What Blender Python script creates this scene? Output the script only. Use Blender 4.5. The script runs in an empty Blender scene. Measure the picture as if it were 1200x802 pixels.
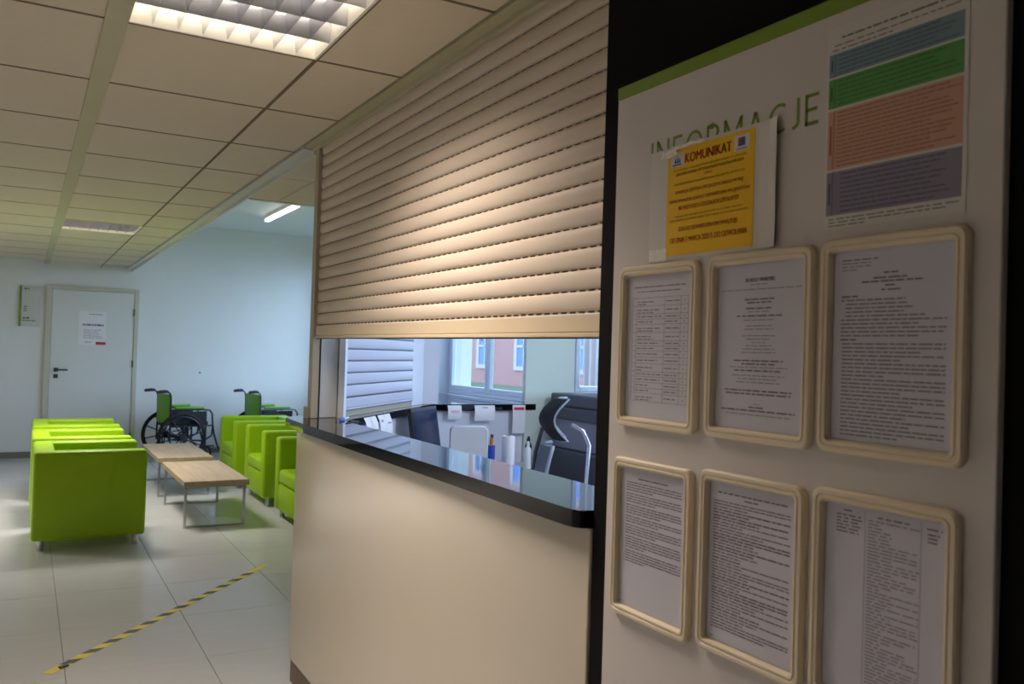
import bpy, bmesh, math, random
from mathutils import Matrix, Vector
random.seed(7)
S = bpy.context.scene
COL = S.collection

# ------------------------------------------------------------------ camera
f_px, cx, cy = 1000.0, 600.0, 401.0
CAM_H = 1.46
def _vp(p): return Vector((p[0]-cx, -(p[1]-cy), -f_px))
d_y = _vp((30, 397.5)).normalized()
d_x = _vp((2340, 470)); d_x = (d_x - d_y*d_x.dot(d_y)).normalized()
d_z = d_x.cross(d_y)
cam_d = bpy.data.cameras.new('camera'); cam = bpy.data.objects.new('camera', cam_d); COL.objects.link(cam)
cam_d.sensor_width = 36.0; cam_d.lens = f_px*36.0/1200.0
cam_d.clip_start = 0.02; cam_d.clip_end = 300
cam_d.dof.use_dof = True; cam_d.dof.focus_distance = 3.0; cam_d.dof.aperture_fstop = 6.5
rot = Matrix((d_x, d_y, d_z))          # rows: world axes seen from the camera
cam.matrix_world = Matrix.Translation((0, 0, CAM_H)) @ rot.to_4x4()
S.camera = cam

# ------------------------------------------------------------------ sky, exposure, window portals
W = bpy.data.worlds.new('overcast_sky'); S.world = W; W.use_nodes = True
bg = W.node_tree.nodes['Background']
bg.inputs[0].default_value = (0.51, 0.68, 1.0, 1); bg.inputs[1].default_value = 8.5
S.view_settings.view_transform = 'Standard'; S.view_settings.look = 'None'
S.view_settings.exposure = -0.2; S.view_settings.gamma = 1.0; S.view_settings.use_curve_mapping = False
S.cycles.use_denoising = True
S.cycles.max_bounces = 10; S.cycles.diffuse_bounces = 5; S.cycles.glossy_bounces = 5; S.cycles.transparent_max_bounces = 12

LAMP_RGB = (1.0, 0.86, 0.75)
def area(name, loc, rot_e, sx, sy, power, rgb, spread=180, portal=False, parent=None):
    l = bpy.data.lights.new(name, 'AREA'); l.shape = 'RECTANGLE'; l.size = sx; l.size_y = sy
    l.energy = power; l.color = rgb; l.spread = math.radians(spread)
    if portal: l.cycles.is_portal = True
    o = bpy.data.objects.new(name, l); COL.objects.link(o); o.rotation_euler = rot_e
    o.location = loc
    if parent: o.parent = parent; o.location = Vector(loc)-parent.location
    return o
R90 = math.pi/2
area('daylight_portal', (3.77, 10.05, 1.8), (0, R90, 0), 1.8, 3.5, 1, (1, 1, 1), portal=True)       # faces -X
area('daylight_portal', (3.02, 5.53, 1.9), (0, R90, 0), 1.45, 1.25, 1, (1, 1, 1), portal=True)
area('daylight_portal', (4.25, 4.93, 1.95), (-R90, 0, 0), 1.9, 1.5, 1, (1, 1, 1), portal=True)      # faces -Y
area('daylight_portal', (5.56, 2.6, 1.85), (0, R90, 0), 1.8, 4.0, 1, (1, 1, 1), portal=True)

# ------------------------------------------------------------------ materials
def lin(c): return tuple(((v/255)/12.92 if v/255 <= 0.04045 else ((v/255+0.055)/1.055)**2.4) for v in c)
MATS = {}
def mat(name, rgb, rough=0.5, metal=0.0, var=0.06, scale=6.0, spec=0.5, bump=0.0, bscale=200, coat=0.0, emit=None, estr=0.0, stretch=(1, 1, 1)):
    m = bpy.data.materials.new(name); m.use_nodes = True; nt = m.node_tree; b = nt.nodes['Principled BSDF']
    tc = nt.nodes.new('ShaderNodeTexCoord'); mp = nt.nodes.new('ShaderNodeMapping'); mp.inputs['Scale'].default_value = stretch
    nt.links.new(tc.outputs['Object'], mp.inputs[0])
    n = nt.nodes.new('ShaderNodeTexNoise'); n.inputs['Scale'].default_value = scale; n.inputs['Detail'].default_value = 4
    nt.links.new(mp.outputs[0], n.inputs['Vector'])
    mx = nt.nodes.new('ShaderNodeMixRGB'); c = lin(rgb)
    mx.inputs[1].default_value = tuple(max(0, v*(1-var)) for v in c)+(1,); mx.inputs[2].default_value = tuple(min(1, v*(1+var)) for v in c)+(1,)
    nt.links.new(n.outputs['Fac'], mx.inputs[0]); nt.links.new(mx.outputs[0], b.inputs['Base Color'])
    b.inputs['Roughness'].default_value = rough; b.inputs['Metallic'].default_value = metal
    b.inputs['Specular IOR Level'].default_value = spec; b.inputs['Coat Weight'].default_value = coat; b.inputs['Coat Roughness'].default_value = 0.05
    if bump > 0:
        n2 = nt.nodes.new('ShaderNodeTexNoise'); n2.inputs['Scale'].default_value = bscale; nt.links.new(mp.outputs[0], n2.inputs['Vector'])
        bp = nt.nodes.new('ShaderNodeBump'); bp.inputs['Strength'].default_value = bump; bp.inputs['Distance'].default_value = 0.002
        nt.links.new(n2.outputs['Fac'], bp.inputs['Height']); nt.links.new(bp.outputs[0], b.inputs['Normal'])
    if emit:
        b.inputs['Emission Color'].default_value = emit+(1,); b.inputs['Emission Strength'].default_value = estr
    MATS[name] = m; return m
mat('wall_paint', (232, 231, 229), 0.75, var=0.02, bump=0.1)
mat('office_paint', (220, 220, 228), 0.75, var=0.02, bump=0.1)
mat('green_paint', (205, 214, 200), 0.75, var=0.02, bump=0.1)
mat('black_wall', (15, 13, 12), 0.8, var=0.1, spec=0.15)
mat('ceiling_tile', (212, 202, 180), 0.9, var=0.03, scale=14, bump=0.35, bscale=120)
mat('tile_joint_shade', (112, 98, 76), 0.7)  # brown of the shadow lines between ceiling tiles, put into the colour
mat('ceiling_runner', (186, 182, 150), 0.6)
mat('ceiling_void', (200, 192, 172), 0.9)
mat('white_ceiling', (228, 230, 232), 0.85, var=0.02)
mat('rail_white', (205, 205, 198), 0.45)
mat('floor_tile', (192, 191, 190), 0.22, var=0.05, scale=3.0, stretch=(1, 6, 1), bump=0.05, bscale=40)
mat('grout', (136, 132, 126), 0.8)
mat('plinth', (120, 104, 92), 0.6)
mat('baseboard', (128, 122, 112), 0.5)
mat('shutter_slat', (206, 191, 174), 0.38, var=0.02, spec=0.4)
mat('shutter_pale', (192, 192, 206), 0.4, var=0.02)
mat('pale_joint', (128, 128, 144), 0.6)
mat('shutter_slot', (84, 74, 62), 0.7)
mat('shutter_bar', (208, 190, 160), 0.35, var=0.02)
mat('aluminium_post', (176, 164, 140), 0.35, var=0.03)
mat('gasket', (30, 28, 26), 0.7)
mat('counter_gloss', (206, 196, 178), 0.14, var=0.015, scale=2, coat=0.3)
mat('black_granite', (12, 12, 13), 0.04, var=0.5, scale=160, spec=0.4)
mat('board_white', (214, 206, 202), 0.45, var=0.015)
mat('board_green', (122, 150, 40), 0.45, var=0.03)
mat('frame_cream', (232, 216, 188), 0.4, var=0.03)
mat('doc_paper', (206, 204, 216), 0.42, var=0.02, scale=12)
mat('ink', (100, 94, 100), 0.6)
mat('ink_soft', (146, 140, 148), 0.6)
mat('notice_white', (220, 214, 208), 0.35, var=0.02)
mat('notice_yellow', (250, 196, 6), 0.4, var=0.03)
mat('notice_red', (214, 36, 22), 0.5)
mat('notice_dark', (70, 60, 20), 0.5)
mat('notice_blue', (60, 74, 130), 0.5)
mat('clear_tape_glint', (250, 246, 236), 0.12, var=0.1, scale=60, bump=0.8, bscale=60)  # near-white colour paints the glint on the clear tape
mat('chart_teal', (122, 148, 158), 0.45); mat('chart_green', (90, 158, 82), 0.45)
mat('chart_orange', (208, 162, 138), 0.45); mat('chart_purple', (142, 134, 154), 0.45)
mat('chart_tealtxt', (66, 96, 116), 0.5); mat('chart_greentxt', (44, 112, 44), 0.5)
mat('chart_orangetxt', (160, 92, 66), 0.5); mat('chart_purpletxt', (84, 78, 106), 0.5)
mat('lime_leather', (150, 190, 10), 0.42, var=0.07, scale=5, bump=0.25, bscale=150, spec=0.35)
mat('chrome', (190, 190, 195), 0.22, metal=1.0)
mat('wood_top', (172, 150, 122), 0.45, var=0.42, scale=2.2, stretch=(11, 1.0, 11))
mat('wood_edge', (160, 136, 108), 0.5, var=0.2, scale=5, stretch=(9, 1.0, 9))
mat('door_white', (224, 224, 220), 0.5, var=0.015)
mat('frame_beige', (204, 200, 180), 0.5, var=0.02)
mat('steel_dark', (86, 84, 82), 0.3, metal=0.9)
mat('sign_plate', (208, 208, 202), 0.35, var=0.02)
mat('tape_yellow', (214, 196, 50), 0.45, var=0.06); mat('tape_black', (38, 38, 36), 0.45)
mat('wheelchair_black', (22, 23, 30), 0.4); mat('tyre', (16, 16, 18), 0.75)
mat('wheelchair_green', (112, 170, 28), 0.5); mat('wheelchair_grey', (96, 104, 124), 0.35, metal=0.4)
mat('lamp_mirror', (205, 205, 212), 0.28, metal=0.85, var=0.12, scale=25)
mat('lamp_white', (232, 228, 218), 0.5)
mat('lamp_tube', (255, 240, 215), 0.5, emit=(1.0, 0.92, 0.80), estr=10.0)
mat('lamp_tube_far', (255, 246, 232), 0.5, emit=(1.0, 0.93, 0.84), estr=6)
mat('linear_tube', (255, 255, 255), 0.5, emit=(1.0, 0.97, 0.92), estr=3.2)
mat('screen_dark', (30, 40, 74), 0.12); mat('plastic_black', (26, 26, 28), 0.4)
mat('plastic_white', (222, 222, 222), 0.4); mat('plastic_grey', (136, 136, 150), 0.45)
mat('plastic_dark', (72, 72, 82), 0.45); mat('desk_laminate', (200, 196, 190), 0.5)
mat('mesh_grey', (104, 108, 120), 0.8); mat('headrest_fabric', (30, 30, 34), 0.9); mat('rim_grey', (150, 158, 168), 0.35)
mat('paper_white', (236, 232, 232), 0.7, var=0.02); mat('paper_red', (196, 52, 60), 0.7); mat('paper_pink', (232, 190, 184), 0.7)
mat('pen_blue', (36, 92, 196), 0.35); mat('orange', (206, 124, 40), 0.6); mat('pot_blue', (34, 64, 170), 0.4)
mat('window_white', (222, 226, 232), 0.35, var=0.02); mat('grass', (66, 84, 56), 0.9, var=0.4, scale=3)
mat('facade_white', (150, 148, 146), 0.7); mat('facade_glass', (84, 112, 170), 0.4, spec=0.1)
mat('curtain', (232, 236, 242), 0.8, var=0.03)
# bricks far away: texture carries the courses
def brick_mat():
    m = bpy.data.materials.new('far_brick'); m.use_nodes = True; nt = m.node_tree; b = nt.nodes['Principled BSDF']
    tc = nt.nodes.new('ShaderNodeTexCoord'); mp = nt.nodes.new('ShaderNodeMapping'); mp.inputs['Rotation'].default_value = (R90, 0, R90)
    nt.links.new(tc.outputs['Object'], mp.inputs[0])
    t = nt.nodes.new('ShaderNodeTexBrick'); t.inputs['Color1'].default_value = lin((150, 88, 82))+(1,); t.inputs['Color2'].default_value = lin((130, 70, 66))+(1,)
    t.inputs['Mortar'].default_value = lin((140, 104, 98))+(1,); t.inputs['Scale'].default_value = 2.0
    nt.links.new(mp.outputs[0], t.inputs[0]); nt.links.new(t.outputs[0], b.inputs['Base Color']); b.inputs['Roughness'].default_value = 0.9
    MATS['far_brick'] = m
brick_mat()
def glass_mat():
    m = bpy.data.materials.new('pane_glass'); m.use_nodes = True; nt = m.node_tree
    for n in list(nt.nodes): nt.nodes.remove(n)
    o = nt.nodes.new('ShaderNodeOutputMaterial'); mx = nt.nodes.new('ShaderNodeMixShader'); mx.inputs[0].default_value = 0.07
    t = nt.nodes.new('ShaderNodeBsdfTransparent'); t.inputs[0].default_value = (0.95, 0.98, 0.98, 1)
    g = nt.nodes.new('ShaderNodeBsdfGlossy'); g.inputs['Roughness'].default_value = 0.02
    nt.links.new(t.outputs[0], mx.inputs[1]); nt.links.new(g.outputs[0], mx.inputs[2]); nt.links.new(mx.outputs[0], o.inputs[0])
    MATS['pane_glass'] = m
glass_mat()

# ------------------------------------------------------------------ mesh building
class MB:
    def __init__(s): s.v = []; s.f = []; s.m = []; s.mi = 0
    def add(s, vs, fs, mi=None):
        o = len(s.v); s.v += [tuple(p) for p in vs]; k = s.mi if mi is None else mi
        for f in fs: s.f.append(tuple(i+o for i in f)); s.m.append(k)
        return s
    def box(s, x0, x1, y0, y1, z0, z1, r=0.0, seg=2, mi=None):
        if r <= 0:
            vs = [(x0,y0,z0),(x1,y0,z0),(x1,y1,z0),(x0,y1,z0),(x0,y0,z1),(x1,y0,z1),(x1,y1,z1),(x0,y1,z1)]
            return s.add(vs, [(0,3,2,1),(4,5,6,7),(0,1,5,4),(1,2,6,5),(2,3,7,6),(3,0,4,7)], mi)
        bm = bmesh.new(); bmesh.ops.create_cube(bm, size=1)
        for v in bm.verts: v.co = ((x0+x1)/2+v.co.x*(x1-x0), (y0+y1)/2+v.co.y*(y1-y0), (z0+z1)/2+v.co.z*(z1-z0))
        bmesh.ops.bevel(bm, geom=bm.edges[:], offset=r, segments=seg, affect='EDGES', profile=0.5)
        bm.verts.index_update(); s.add([v.co[:] for v in bm.verts], [tuple(v.index for v in f.verts) for f in bm.faces], mi); bm.free(); return s
    def prism(s, poly, z0, z1, mi=None, r=0.0):
        n = len(poly)
        a = sum(poly[i][0]*poly[(i+1)%n][1]-poly[(i+1)%n][0]*poly[i][1] for i in range(n))
        if a < 0: poly = poly[::-1]
        vs = [(x,y,z0) for x,y in poly]+[(x,y,z1) for x,y in poly]
        fs = [tuple(range(n-1,-1,-1)), tuple(range(n,2*n))]+[(i,(i+1)%n,(i+1)%n+n,i+n) for i in range(n)]
        if r > 0:
            bm = bmesh.new(); bv = [bm.verts.new(p) for p in vs]
            for f in fs: bm.faces.new([bv[i] for i in f])
            bmesh.ops.bevel(bm, geom=bm.edges[:], offset=r, segments=2, affect='EDGES', profile=0.5)
            bm.verts.index_update(); s.add([v.co[:] for v in bm.verts], [tuple(v.index for v in f.verts) for f in bm.faces], mi); bm.free(); return s
        return s.add(vs, fs, mi)
    def ring(s, c, ax, r, n):
        ax = Vector(ax).normalized(); t = Vector((0,0,1)) if abs(ax.z) < 0.9 else Vector((1,0,0))
        u = ax.cross(t).normalized(); w = ax.cross(u)
        return [Vector(c)+u*(math.cos(2*math.pi*i/n)*r)+w*(math.sin(2*math.pi*i/n)*r) for i in range(n)]
    def tube(s, pts, r, n=8, mi=None, closed=False, rs=None):
        pts = [Vector(p) for p in pts]; k = len(pts); vs = []; fs = []
        u = None
        for i in range(k):
            if closed: d = pts[(i+1)%k]-pts[i-1]
            else: d = pts[min(i+1,k-1)]-pts[max(i-1,0)]
            d.normalize()
            if u is None:
                t = Vector((0,0,1)) if abs(d.z) < 0.9 else Vector((1,0,0)); u = d.cross(t).normalized()
            else:
                u = (u-d*u.dot(d)).normalized()
            w = d.cross(u); rr = rs[i] if rs else r
            for j in range(n):
                a = 2*math.pi*j/n; vs.append(pts[i]+u*(math.cos(a)*rr)+w*(math.sin(a)*rr))
        for i in range(k if closed else k-1):
            for j in range(n):
                a = i*n+j; b = i*n+(j+1)%n; i2 = (i+1)%k; fs.append((a, b, i2*n+(j+1)%n, i2*n+j))
        if not closed: fs.append(tuple(range(n-1,-1,-1))); fs.append(tuple(range((k-1)*n, k*n)))
        return s.add(vs, fs, mi)
    def lathe(s, prof, c, n=20, mi=None, axis='z'):
        vs = []; fs = []; k = len(prof)
        for r, z in prof:
            for j in range(n):
                a = 2*math.pi*j/n; p = (r*math.cos(a), r*math.sin(a), z)
                if axis == 'y': p = (p[0], p[2], p[1])
                vs.append((c[0]+p[0], c[1]+p[1], c[2]+p[2]))
        for i in range(k-1):
            for j in range(n):
                q = (i*n+j, i*n+(j+1)%n, (i+1)*n+(j+1)%n, (i+1)*n+j); fs.append(q if axis == 'z' else q[::-1])
        fs.append(tuple(range(n-1,-1,-1))); fs.append(tuple(range((k-1)*n, k*n)))
        return s.add(vs, fs, mi)
    def build(s, name, mats, parent=None, smooth=False):
        if isinstance(mats, str): mats = [mats]
        me = bpy.data.meshes.new(name)
        off = parent_world(parent) if parent else Vector((0,0,0))
        me.from_pydata([tuple(Vector(p)-off) for p in s.v], [], s.f)
        for m in mats: me.materials.append(MATS[m])
        me.polygons.foreach_set('material_index', s.m)
        if smooth:
            me.polygons.foreach_set('use_smooth', [True]*len(me.polygons)); me.set_sharp_from_angle(angle=math.radians(40))
        me.update()
        o = bpy.data.objects.new(name, me); COL.objects.link(o)
        if parent: o.parent = parent
        return o
def parent_world(p):
    v = Vector((0,0,0))
    while p is not None: v += p.location; p = p.parent
    return v
def tag(o, label, cat, group=None):
    o['label'] = label; o['category'] = cat
    if group: o['group'] = group
    return o
def thing(name, label, cat, loc=(0,0,0), group=None):
    o = bpy.data.objects.new(name, None); COL.objects.link(o); o.location = loc; o.empty_display_size = 0.1
    return tag(o, label, cat, group)
def struct(o): o['kind'] = 'structure'; return o
def copy_tree(o, parent=None):
    c = o.copy(); COL.objects.link(c); c.parent = parent
    for ch in list(o.children): copy_tree(ch, c)
    return c
def sbox(name, m, *a): return struct(MB().box(*a).build(name, m))
def piece(src, name, loc, parent):
    o = bpy.data.objects.new(name, src); COL.objects.link(o); o.parent = parent; o.location = Vector(loc)-parent_world(parent); return o
def shared(name, mb, m):
    if isinstance(m, str): m = [m]
    me = bpy.data.meshes.new(name); me.from_pydata(mb.v, [], mb.f)
    for k in m: me.materials.append(MATS[k])
    me.polygons.foreach_set('material_index', mb.m); me.update(); return me
def text_mesh(body, w, h, bold=0.0):
    """flat lettering scaled to w x h, lower left corner at 0,0 (local x right, y up)"""
    cu = bpy.data.curves.new('txt', 'FONT'); cu.body = body; cu.size = 1
    ob = bpy.data.objects.new('txt', cu); COL.objects.link(ob); bpy.context.view_layer.update()
    me = bpy.data.meshes.new_from_object(ob.evaluated_get(bpy.context.evaluated_depsgraph_get()))
    vs = [v.co.copy() for v in me.vertices]; fs = [tuple(p.vertices) for p in me.polygons]
    bpy.data.objects.remove(ob); bpy.data.meshes.remove(me)
    x0 = min(v.x for v in vs); x1 = max(v.x for v in vs); y0 = min(v.y for v in vs); y1 = max(v.y for v in vs)
    pv = [((v.x-x0)/(x1-x0)*w, (v.y-y0)/(y1-y0)*h) for v in vs]; n = len(pv); out = []; of = []
    for k, dx in enumerate((-1, 0, 1) if bold else (0,)):
        out += [(a+dx*bold*h, b) for a, b in pv]; of += [tuple(i+k*n for i in f) for f in fs]
    return out, of

# ------------------------------------------------------------------ key dimensions
XS = 1.17            # plane of the counter shutter
ZC = 2.41            # suspended ceiling
YF = 12.07           # far wall
ZW = 1.135           # worktop surface
D2 = Vector((0.66, 0.751)).normalized()       # direction of the angled second shutter
N2 = Vector((-D2.y, D2.x))                    # its outward side (towards the waiting area)

# ------------------------------------------------------------------ floor
floor = sbox('floor', 'grout', -3.2, 6.0, -2.6, YF+0.1, -0.15, -0.004)
fx0, fpx, fy0, fpy = 0.20, 0.586, 4.85, 0.68
ft = shared('floor_tile', MB().box(0.0015, fpx-0.0015, 0.0015, fpy-0.0015, -0.02, 0, r=0.0012, seg=1), 'floor_tile')
for i in range(-3, 6):
    for j in range(-8, 11):
        x = fx0+i*fpx; y = fy0+j*fpy
        if y > YF-0.05 or (y < 2.9 and x > 0.9) or (x > 2.2 and y < 6.4): continue
        piece(ft, 'floor_tile', (x, y, 0), floor)

struct(MB().prism([(1.23, 0.3), (5.5, 0.3), (5.5, 4.84), (2.25, 4.84), (1.35, 3.80), (1.23, 3.6)], -0.003, 0.002).build('floor_office', 'desk_laminate'))
# ------------------------------------------------------------------ walls
wall_back = sbox('wall_back', 'wall_paint', -3.1, 3.85, YF, YF+0.15, 0, 3.2)
MB().lathe([(0.012, -0.010), (0.012, 0.0)], (2.052, YF-0.0005, 1.08), 12, axis='y').build('wall_plug', 'steel_dark', wall_back)
sbox('wall_left', 'wall_paint', -3.25, -3.1, -2.6, YF+0.15, 0, 3.2)
sbox('wall_front', 'wall_paint', -3.1, 5.6, -2.75, -2.6, 0, 3.2)
sbox('wall_right', 'black_wall', 1.055, 1.16, -2.6, 1.48, 0, 3.2)
# office and courtyard walls
wr = MB(); wr.box(5.5, 5.6, -2.6, 0.6, 0, 3.2); wr.box(5.5, 5.6, 4.6, 4.97, 0, 3.2); wr.box(5.5, 5.6, 0.6, 4.6, 0, 0.90); wr.box(5.5, 5.6, 0.6, 4.6, 2.8, 3.2)
struct(wr.build('wall_office_right', 'office_paint'))
sbox('wall_office_front', 'office_paint', 1.16, 5.5, 0.2, 0.3, 0, 3.0)
wb = MB()
wb.box(2.87, 3.06, 4.84, 4.875, 0, 3.0); wb.box(3.06, 3.25, 4.84, 4.97, 0, 3.0); wb.box(5.25, 5.5, 4.84, 4.97, 0, 3.0)
wb.box(3.25, 5.25, 4.84, 4.97, 0, 1.18); wb.box(3.25, 5.25, 4.84, 4.97, 2.72, 3.0)
struct(wb.build('wall_office_back', 'green_paint'))
sbox('wall_office_low', 'office_paint', 2.10, 2.87, 4.86, 4.96, 0, 1.09)
wa = MB()
wa.box(2.87, 3.05, 4.88, 6.17, 0, 1.134); wa.box(2.87, 3.05, 4.88, 6.17, 2.655, 3.0)
struct(wa.build('wall_alcove_window', 'office_paint'))
sbox('wall_alcove_back', 'office_paint', 2.12, 3.05, 6.17, 6.30, 0, 3.0)
pl = MB(); p0 = Vector((1.288, 3.879))+D2*1.08
pl.prism([tuple(p0), (2.13, 4.825), (2.235, 4.825), (2.235, 6.17), (2.05, 6.17), tuple(p0+N2*0.12)], ZW+0.001, 3.0)
struct(pl.build('wall_pillar', 'office_paint'))
# waiting area, right side, with its daylight window
sbox('wall_waiting_side', 'wall_paint', 3.05, 3.15, 6.18, 8.0, 0, 3.2)
sbox('wall_waiting_step', 'wall_paint', 3.05, 3.85, 8.0, 8.1, 0, 3.2)
ww = MB()
ww.box(3.7, 3.85, 8.1, 8.3, 0, 3.2); ww.box(3.7, 3.85, 11.8, YF, 0, 3.2); ww.box(3.7, 3.85, 8.3, 11.8, 0, 0.85); ww.box(3.7, 3.85, 8.3, 11.8, 2.75, 3.2)
struct(ww.build('wall_waiting_right', 'wall_paint'))
def window(n, plane, c, a0, a1, z0, z1, mull, mats='window_white'):
    """plane 'x': window in an X=c wall spanning Y a0..a1; plane 'y': in a Y=c wall spanning X"""
    def bx(mb, b0, b1, zz0, zz1, t0, t1):
        if plane == 'x': mb.box(c+t0, c+t1, b0, b1, zz0, zz1, r=0.004, seg=1)
        else: mb.box(b0, b1, c+t0, c+t1, zz0, zz1, r=0.004, seg=1)
    fr = MB(); e = 0.032
    bx(fr, a0, a0+e, z0, z1, -0.018, 0.025); bx(fr, a1-e, a1, z0, z1, -0.018, 0.025)
    bx(fr, a0+e, a1-e, z0, z0+e, -0.018, 0.025); bx(fr, a0+e, a1-e, z1-e, z1, -0.018, 0.025)
    w = struct(fr.build(n, mats))
    edges = [a0+e]+mull+[a1-e]
    for i in range(len(edges)-1):
        b0, b1 = edges[i]+0.002, edges[i+1]-0.002; s = MB(); q = 0.036
        bx(s, b0, b0+q, z0+e, z1-e, -0.028, 0.006); bx(s, b1-q, b1, z0+e, z1-e, -0.028, 0.006)
        bx(s, b0+q, b1-q, z0+e, z0+e+q, -0.028, 0.006); bx(s, b0+q, b1-q, z1-e-q, z1-e, -0.028, 0.006)
        sash = s.build('sash', mats, w)
        g = MB(); (g.box(c-0.012, c-0.008, b0+q, b1-q, z0+e+q, z1-e-q) if plane == 'x' else g.box(b0+q, b1-q, c-0.012, c-0.008, z0+e+q, z1-e-q))
        g.build('pane', 'pane_glass', sash)
    return w
w1 = window('window_1', 'x', 2.96, 4.880, 6.165, 1.137, 2.65, [5.50])
hd = MB(); hd.box(2.91, 2.931, 5.49, 5.515, 1.62, 1.68, r=0.004); hd.tube([(2.912, 5.503, 1.655), (2.885, 5.503, 1.655), (2.882, 5.503, 1.55)], 0.008)
hd.build('window_handle', 'window_white', w1, True)
window('window_2', 'y', 4.90, 3.255, 5.245, 1.185, 2.715, [4.25])
window('added_window', 'x', 5.55, 0.605, 4.595, 0.905, 2.795, [1.6, 2.6, 3.6])  # unseen window, added to let more daylight into the office
window('window_3', 'x', 3.78, 8.305, 11.795, 0.855, 2.745, [9.2, 10.05, 10.9])
sbox('baseboard_back', 'baseboard', -3.1, 0.19, YF-0.012, YF, 0.0, 0.075)
sbox('baseboard_right', 'baseboard', 1.275, 3.7, YF-0.012, YF, 0.0, 0.075)

# ------------------------------------------------------------------ ceilings
def clip2(poly):
    # keep what lies on the waiting-area side of the angled shutter wall
    q0 = Vector((1.296, 3.888))+N2*0.105; out = []; n = len(poly)
    for i in range(n):
        a = Vector(poly[i]); b = Vector(poly[(i+1)%n]); da = (a-q0).dot(N2); db = (b-q0).dot(N2)
        if da >= 0: out.append(tuple(a))
        if da*db < 0: out.append(tuple(a+(b-a)*(da/(da-db))))
    return out
cs = MB()
cs.box(-3.1, 1.195, -2.6, YF, ZC+0.125, ZC+0.2); cs.prism(clip2([(1.20, 3.9), (2.04, 3.9), (2.04, 5.61), (1.20, 5.61)]), ZC+0.125, ZC+0.2); cs.box(1.195, 5.5, -2.6, 0.2, ZC+0.125, ZC+0.3)
ceiling = struct(cs.build('ceiling', 'ceiling_void'))
tp = {}
def ctile(w, d):
    k = (round(w, 3), round(d, 3))
    if k not in tp: tp[k] = shared('ceiling_tile', MB().box(0.005, w-0.005, 0.005, d-0.005, 0, 0.012, r=0.002, seg=1), 'ceiling_tile')
    return tp[k]
XB = [-3.098, -2.8, -2.2, -1.6, -1.0, -0.4, 0.175, 0.225, 0.8, 1.105]
YB = [2.09-0.68*7+0.68*k for k in range(22)]; YB[0] = -2.598
LAMPS = {(7, 7), (7, 15), (2, 7), (2, 15)}
for i in range(len(XB)-1):
    if i == 6: continue
    for j in range(len(YB)-1):
        if (i, j) in LAMPS: continue
        y1 = min(YB[j+1], YF-0.003)
        if y1-YB[j] < 0.05: continue
        piece(ctile(XB[i+1]-XB[i], y1-YB[j]), 'ceiling_tile', (XB[i], YB[j], ZC), ceiling)
for x0, x1 in ((1.197, 1.40), (1.40, 2.0)):
    for y0, y1 in ((4.13, 4.81), (4.81, 5.60)):
        pg = clip2([(x0+0.004, y0+0.004), (x1-0.004, y0+0.004), (x1-0.004, y1-0.004), (x0+0.004, y1-0.004)])
        if len(pg) > 2: MB().prism(pg, ZC, ZC+0.012).build('ceiling_tile', 'ceiling_tile', ceiling)
MB().box(0.168, 0.232, -2.6, YF-0.002, ZC-0.006, ZC-0.0006, r=0.001).build('main_runner', 'ceiling_runner', ceiling)
for x in (-2.8, -2.2, -1.6, -1.0, -0.4, 0.8): MB().box(x-0.0065, x+0.0065, -2.6, YF-0.002, ZC-0.0016, ZC-0.0004).build('runner_shade_line', 'tile_joint_shade', ceiling)  # dark strips paint the shadow lines along the tile edges
for y in YB[1:-1]: MB().box(-3.098, 1.103, y-0.0065, y+0.0065, ZC-0.0012, ZC-0.0003).build('tee_shade_line', 'tile_joint_shade', ceiling)  # crosswise shadow lines, painted as strips in the same way
t1 = MB(); t1.box(1.108, 1.192, 3.99, YF-0.002, ZC-0.012, ZC+0.01, r=0.003); t1.box(1.158, 1.172, 3.99, YF-0.002, ZC-0.035, ZC-0.012)
struct(t1.build('trim_1', 'rail_white'))
t2 = MB(); t2.box(1.150, 1.185, 1.48, 3.985, ZC-0.022, ZC+0.012, r=0.003); t2.box(1.107, 1.150, 1.48, 3.985, ZC-0.005, ZC+0.008)
struct(t2.build('trim_2', 'ceiling_runner'))
sbox('ceiling_edge', 'white_ceiling', 1.20, 2.05, 5.61, 5.66, ZC-0.004, 3.05)
sbox('ceiling_edge_side', 'white_ceiling', 1.195, 1.215, 5.66, YF, ZC-0.004, 3.05)
struct(MB().prism([(1.20, 5.62), (2.05, 5.62), (2.05, 6.18), (3.10, 6.18), (3.10, 8.05), (3.85, 8.05), (3.85, YF), (1.20, YF)], 3.05, 3.15).build('ceiling_raised', 'white_ceiling'))
co = MB(); co.box(1.30, 5.5, 0.3, 4.84, 2.86, 2.95); co.box(2.05, 3.05, 4.84, 6.3, 2.9, 2.98)
struct(co.build('ceiling_office', 'white_ceiling'))

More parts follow.
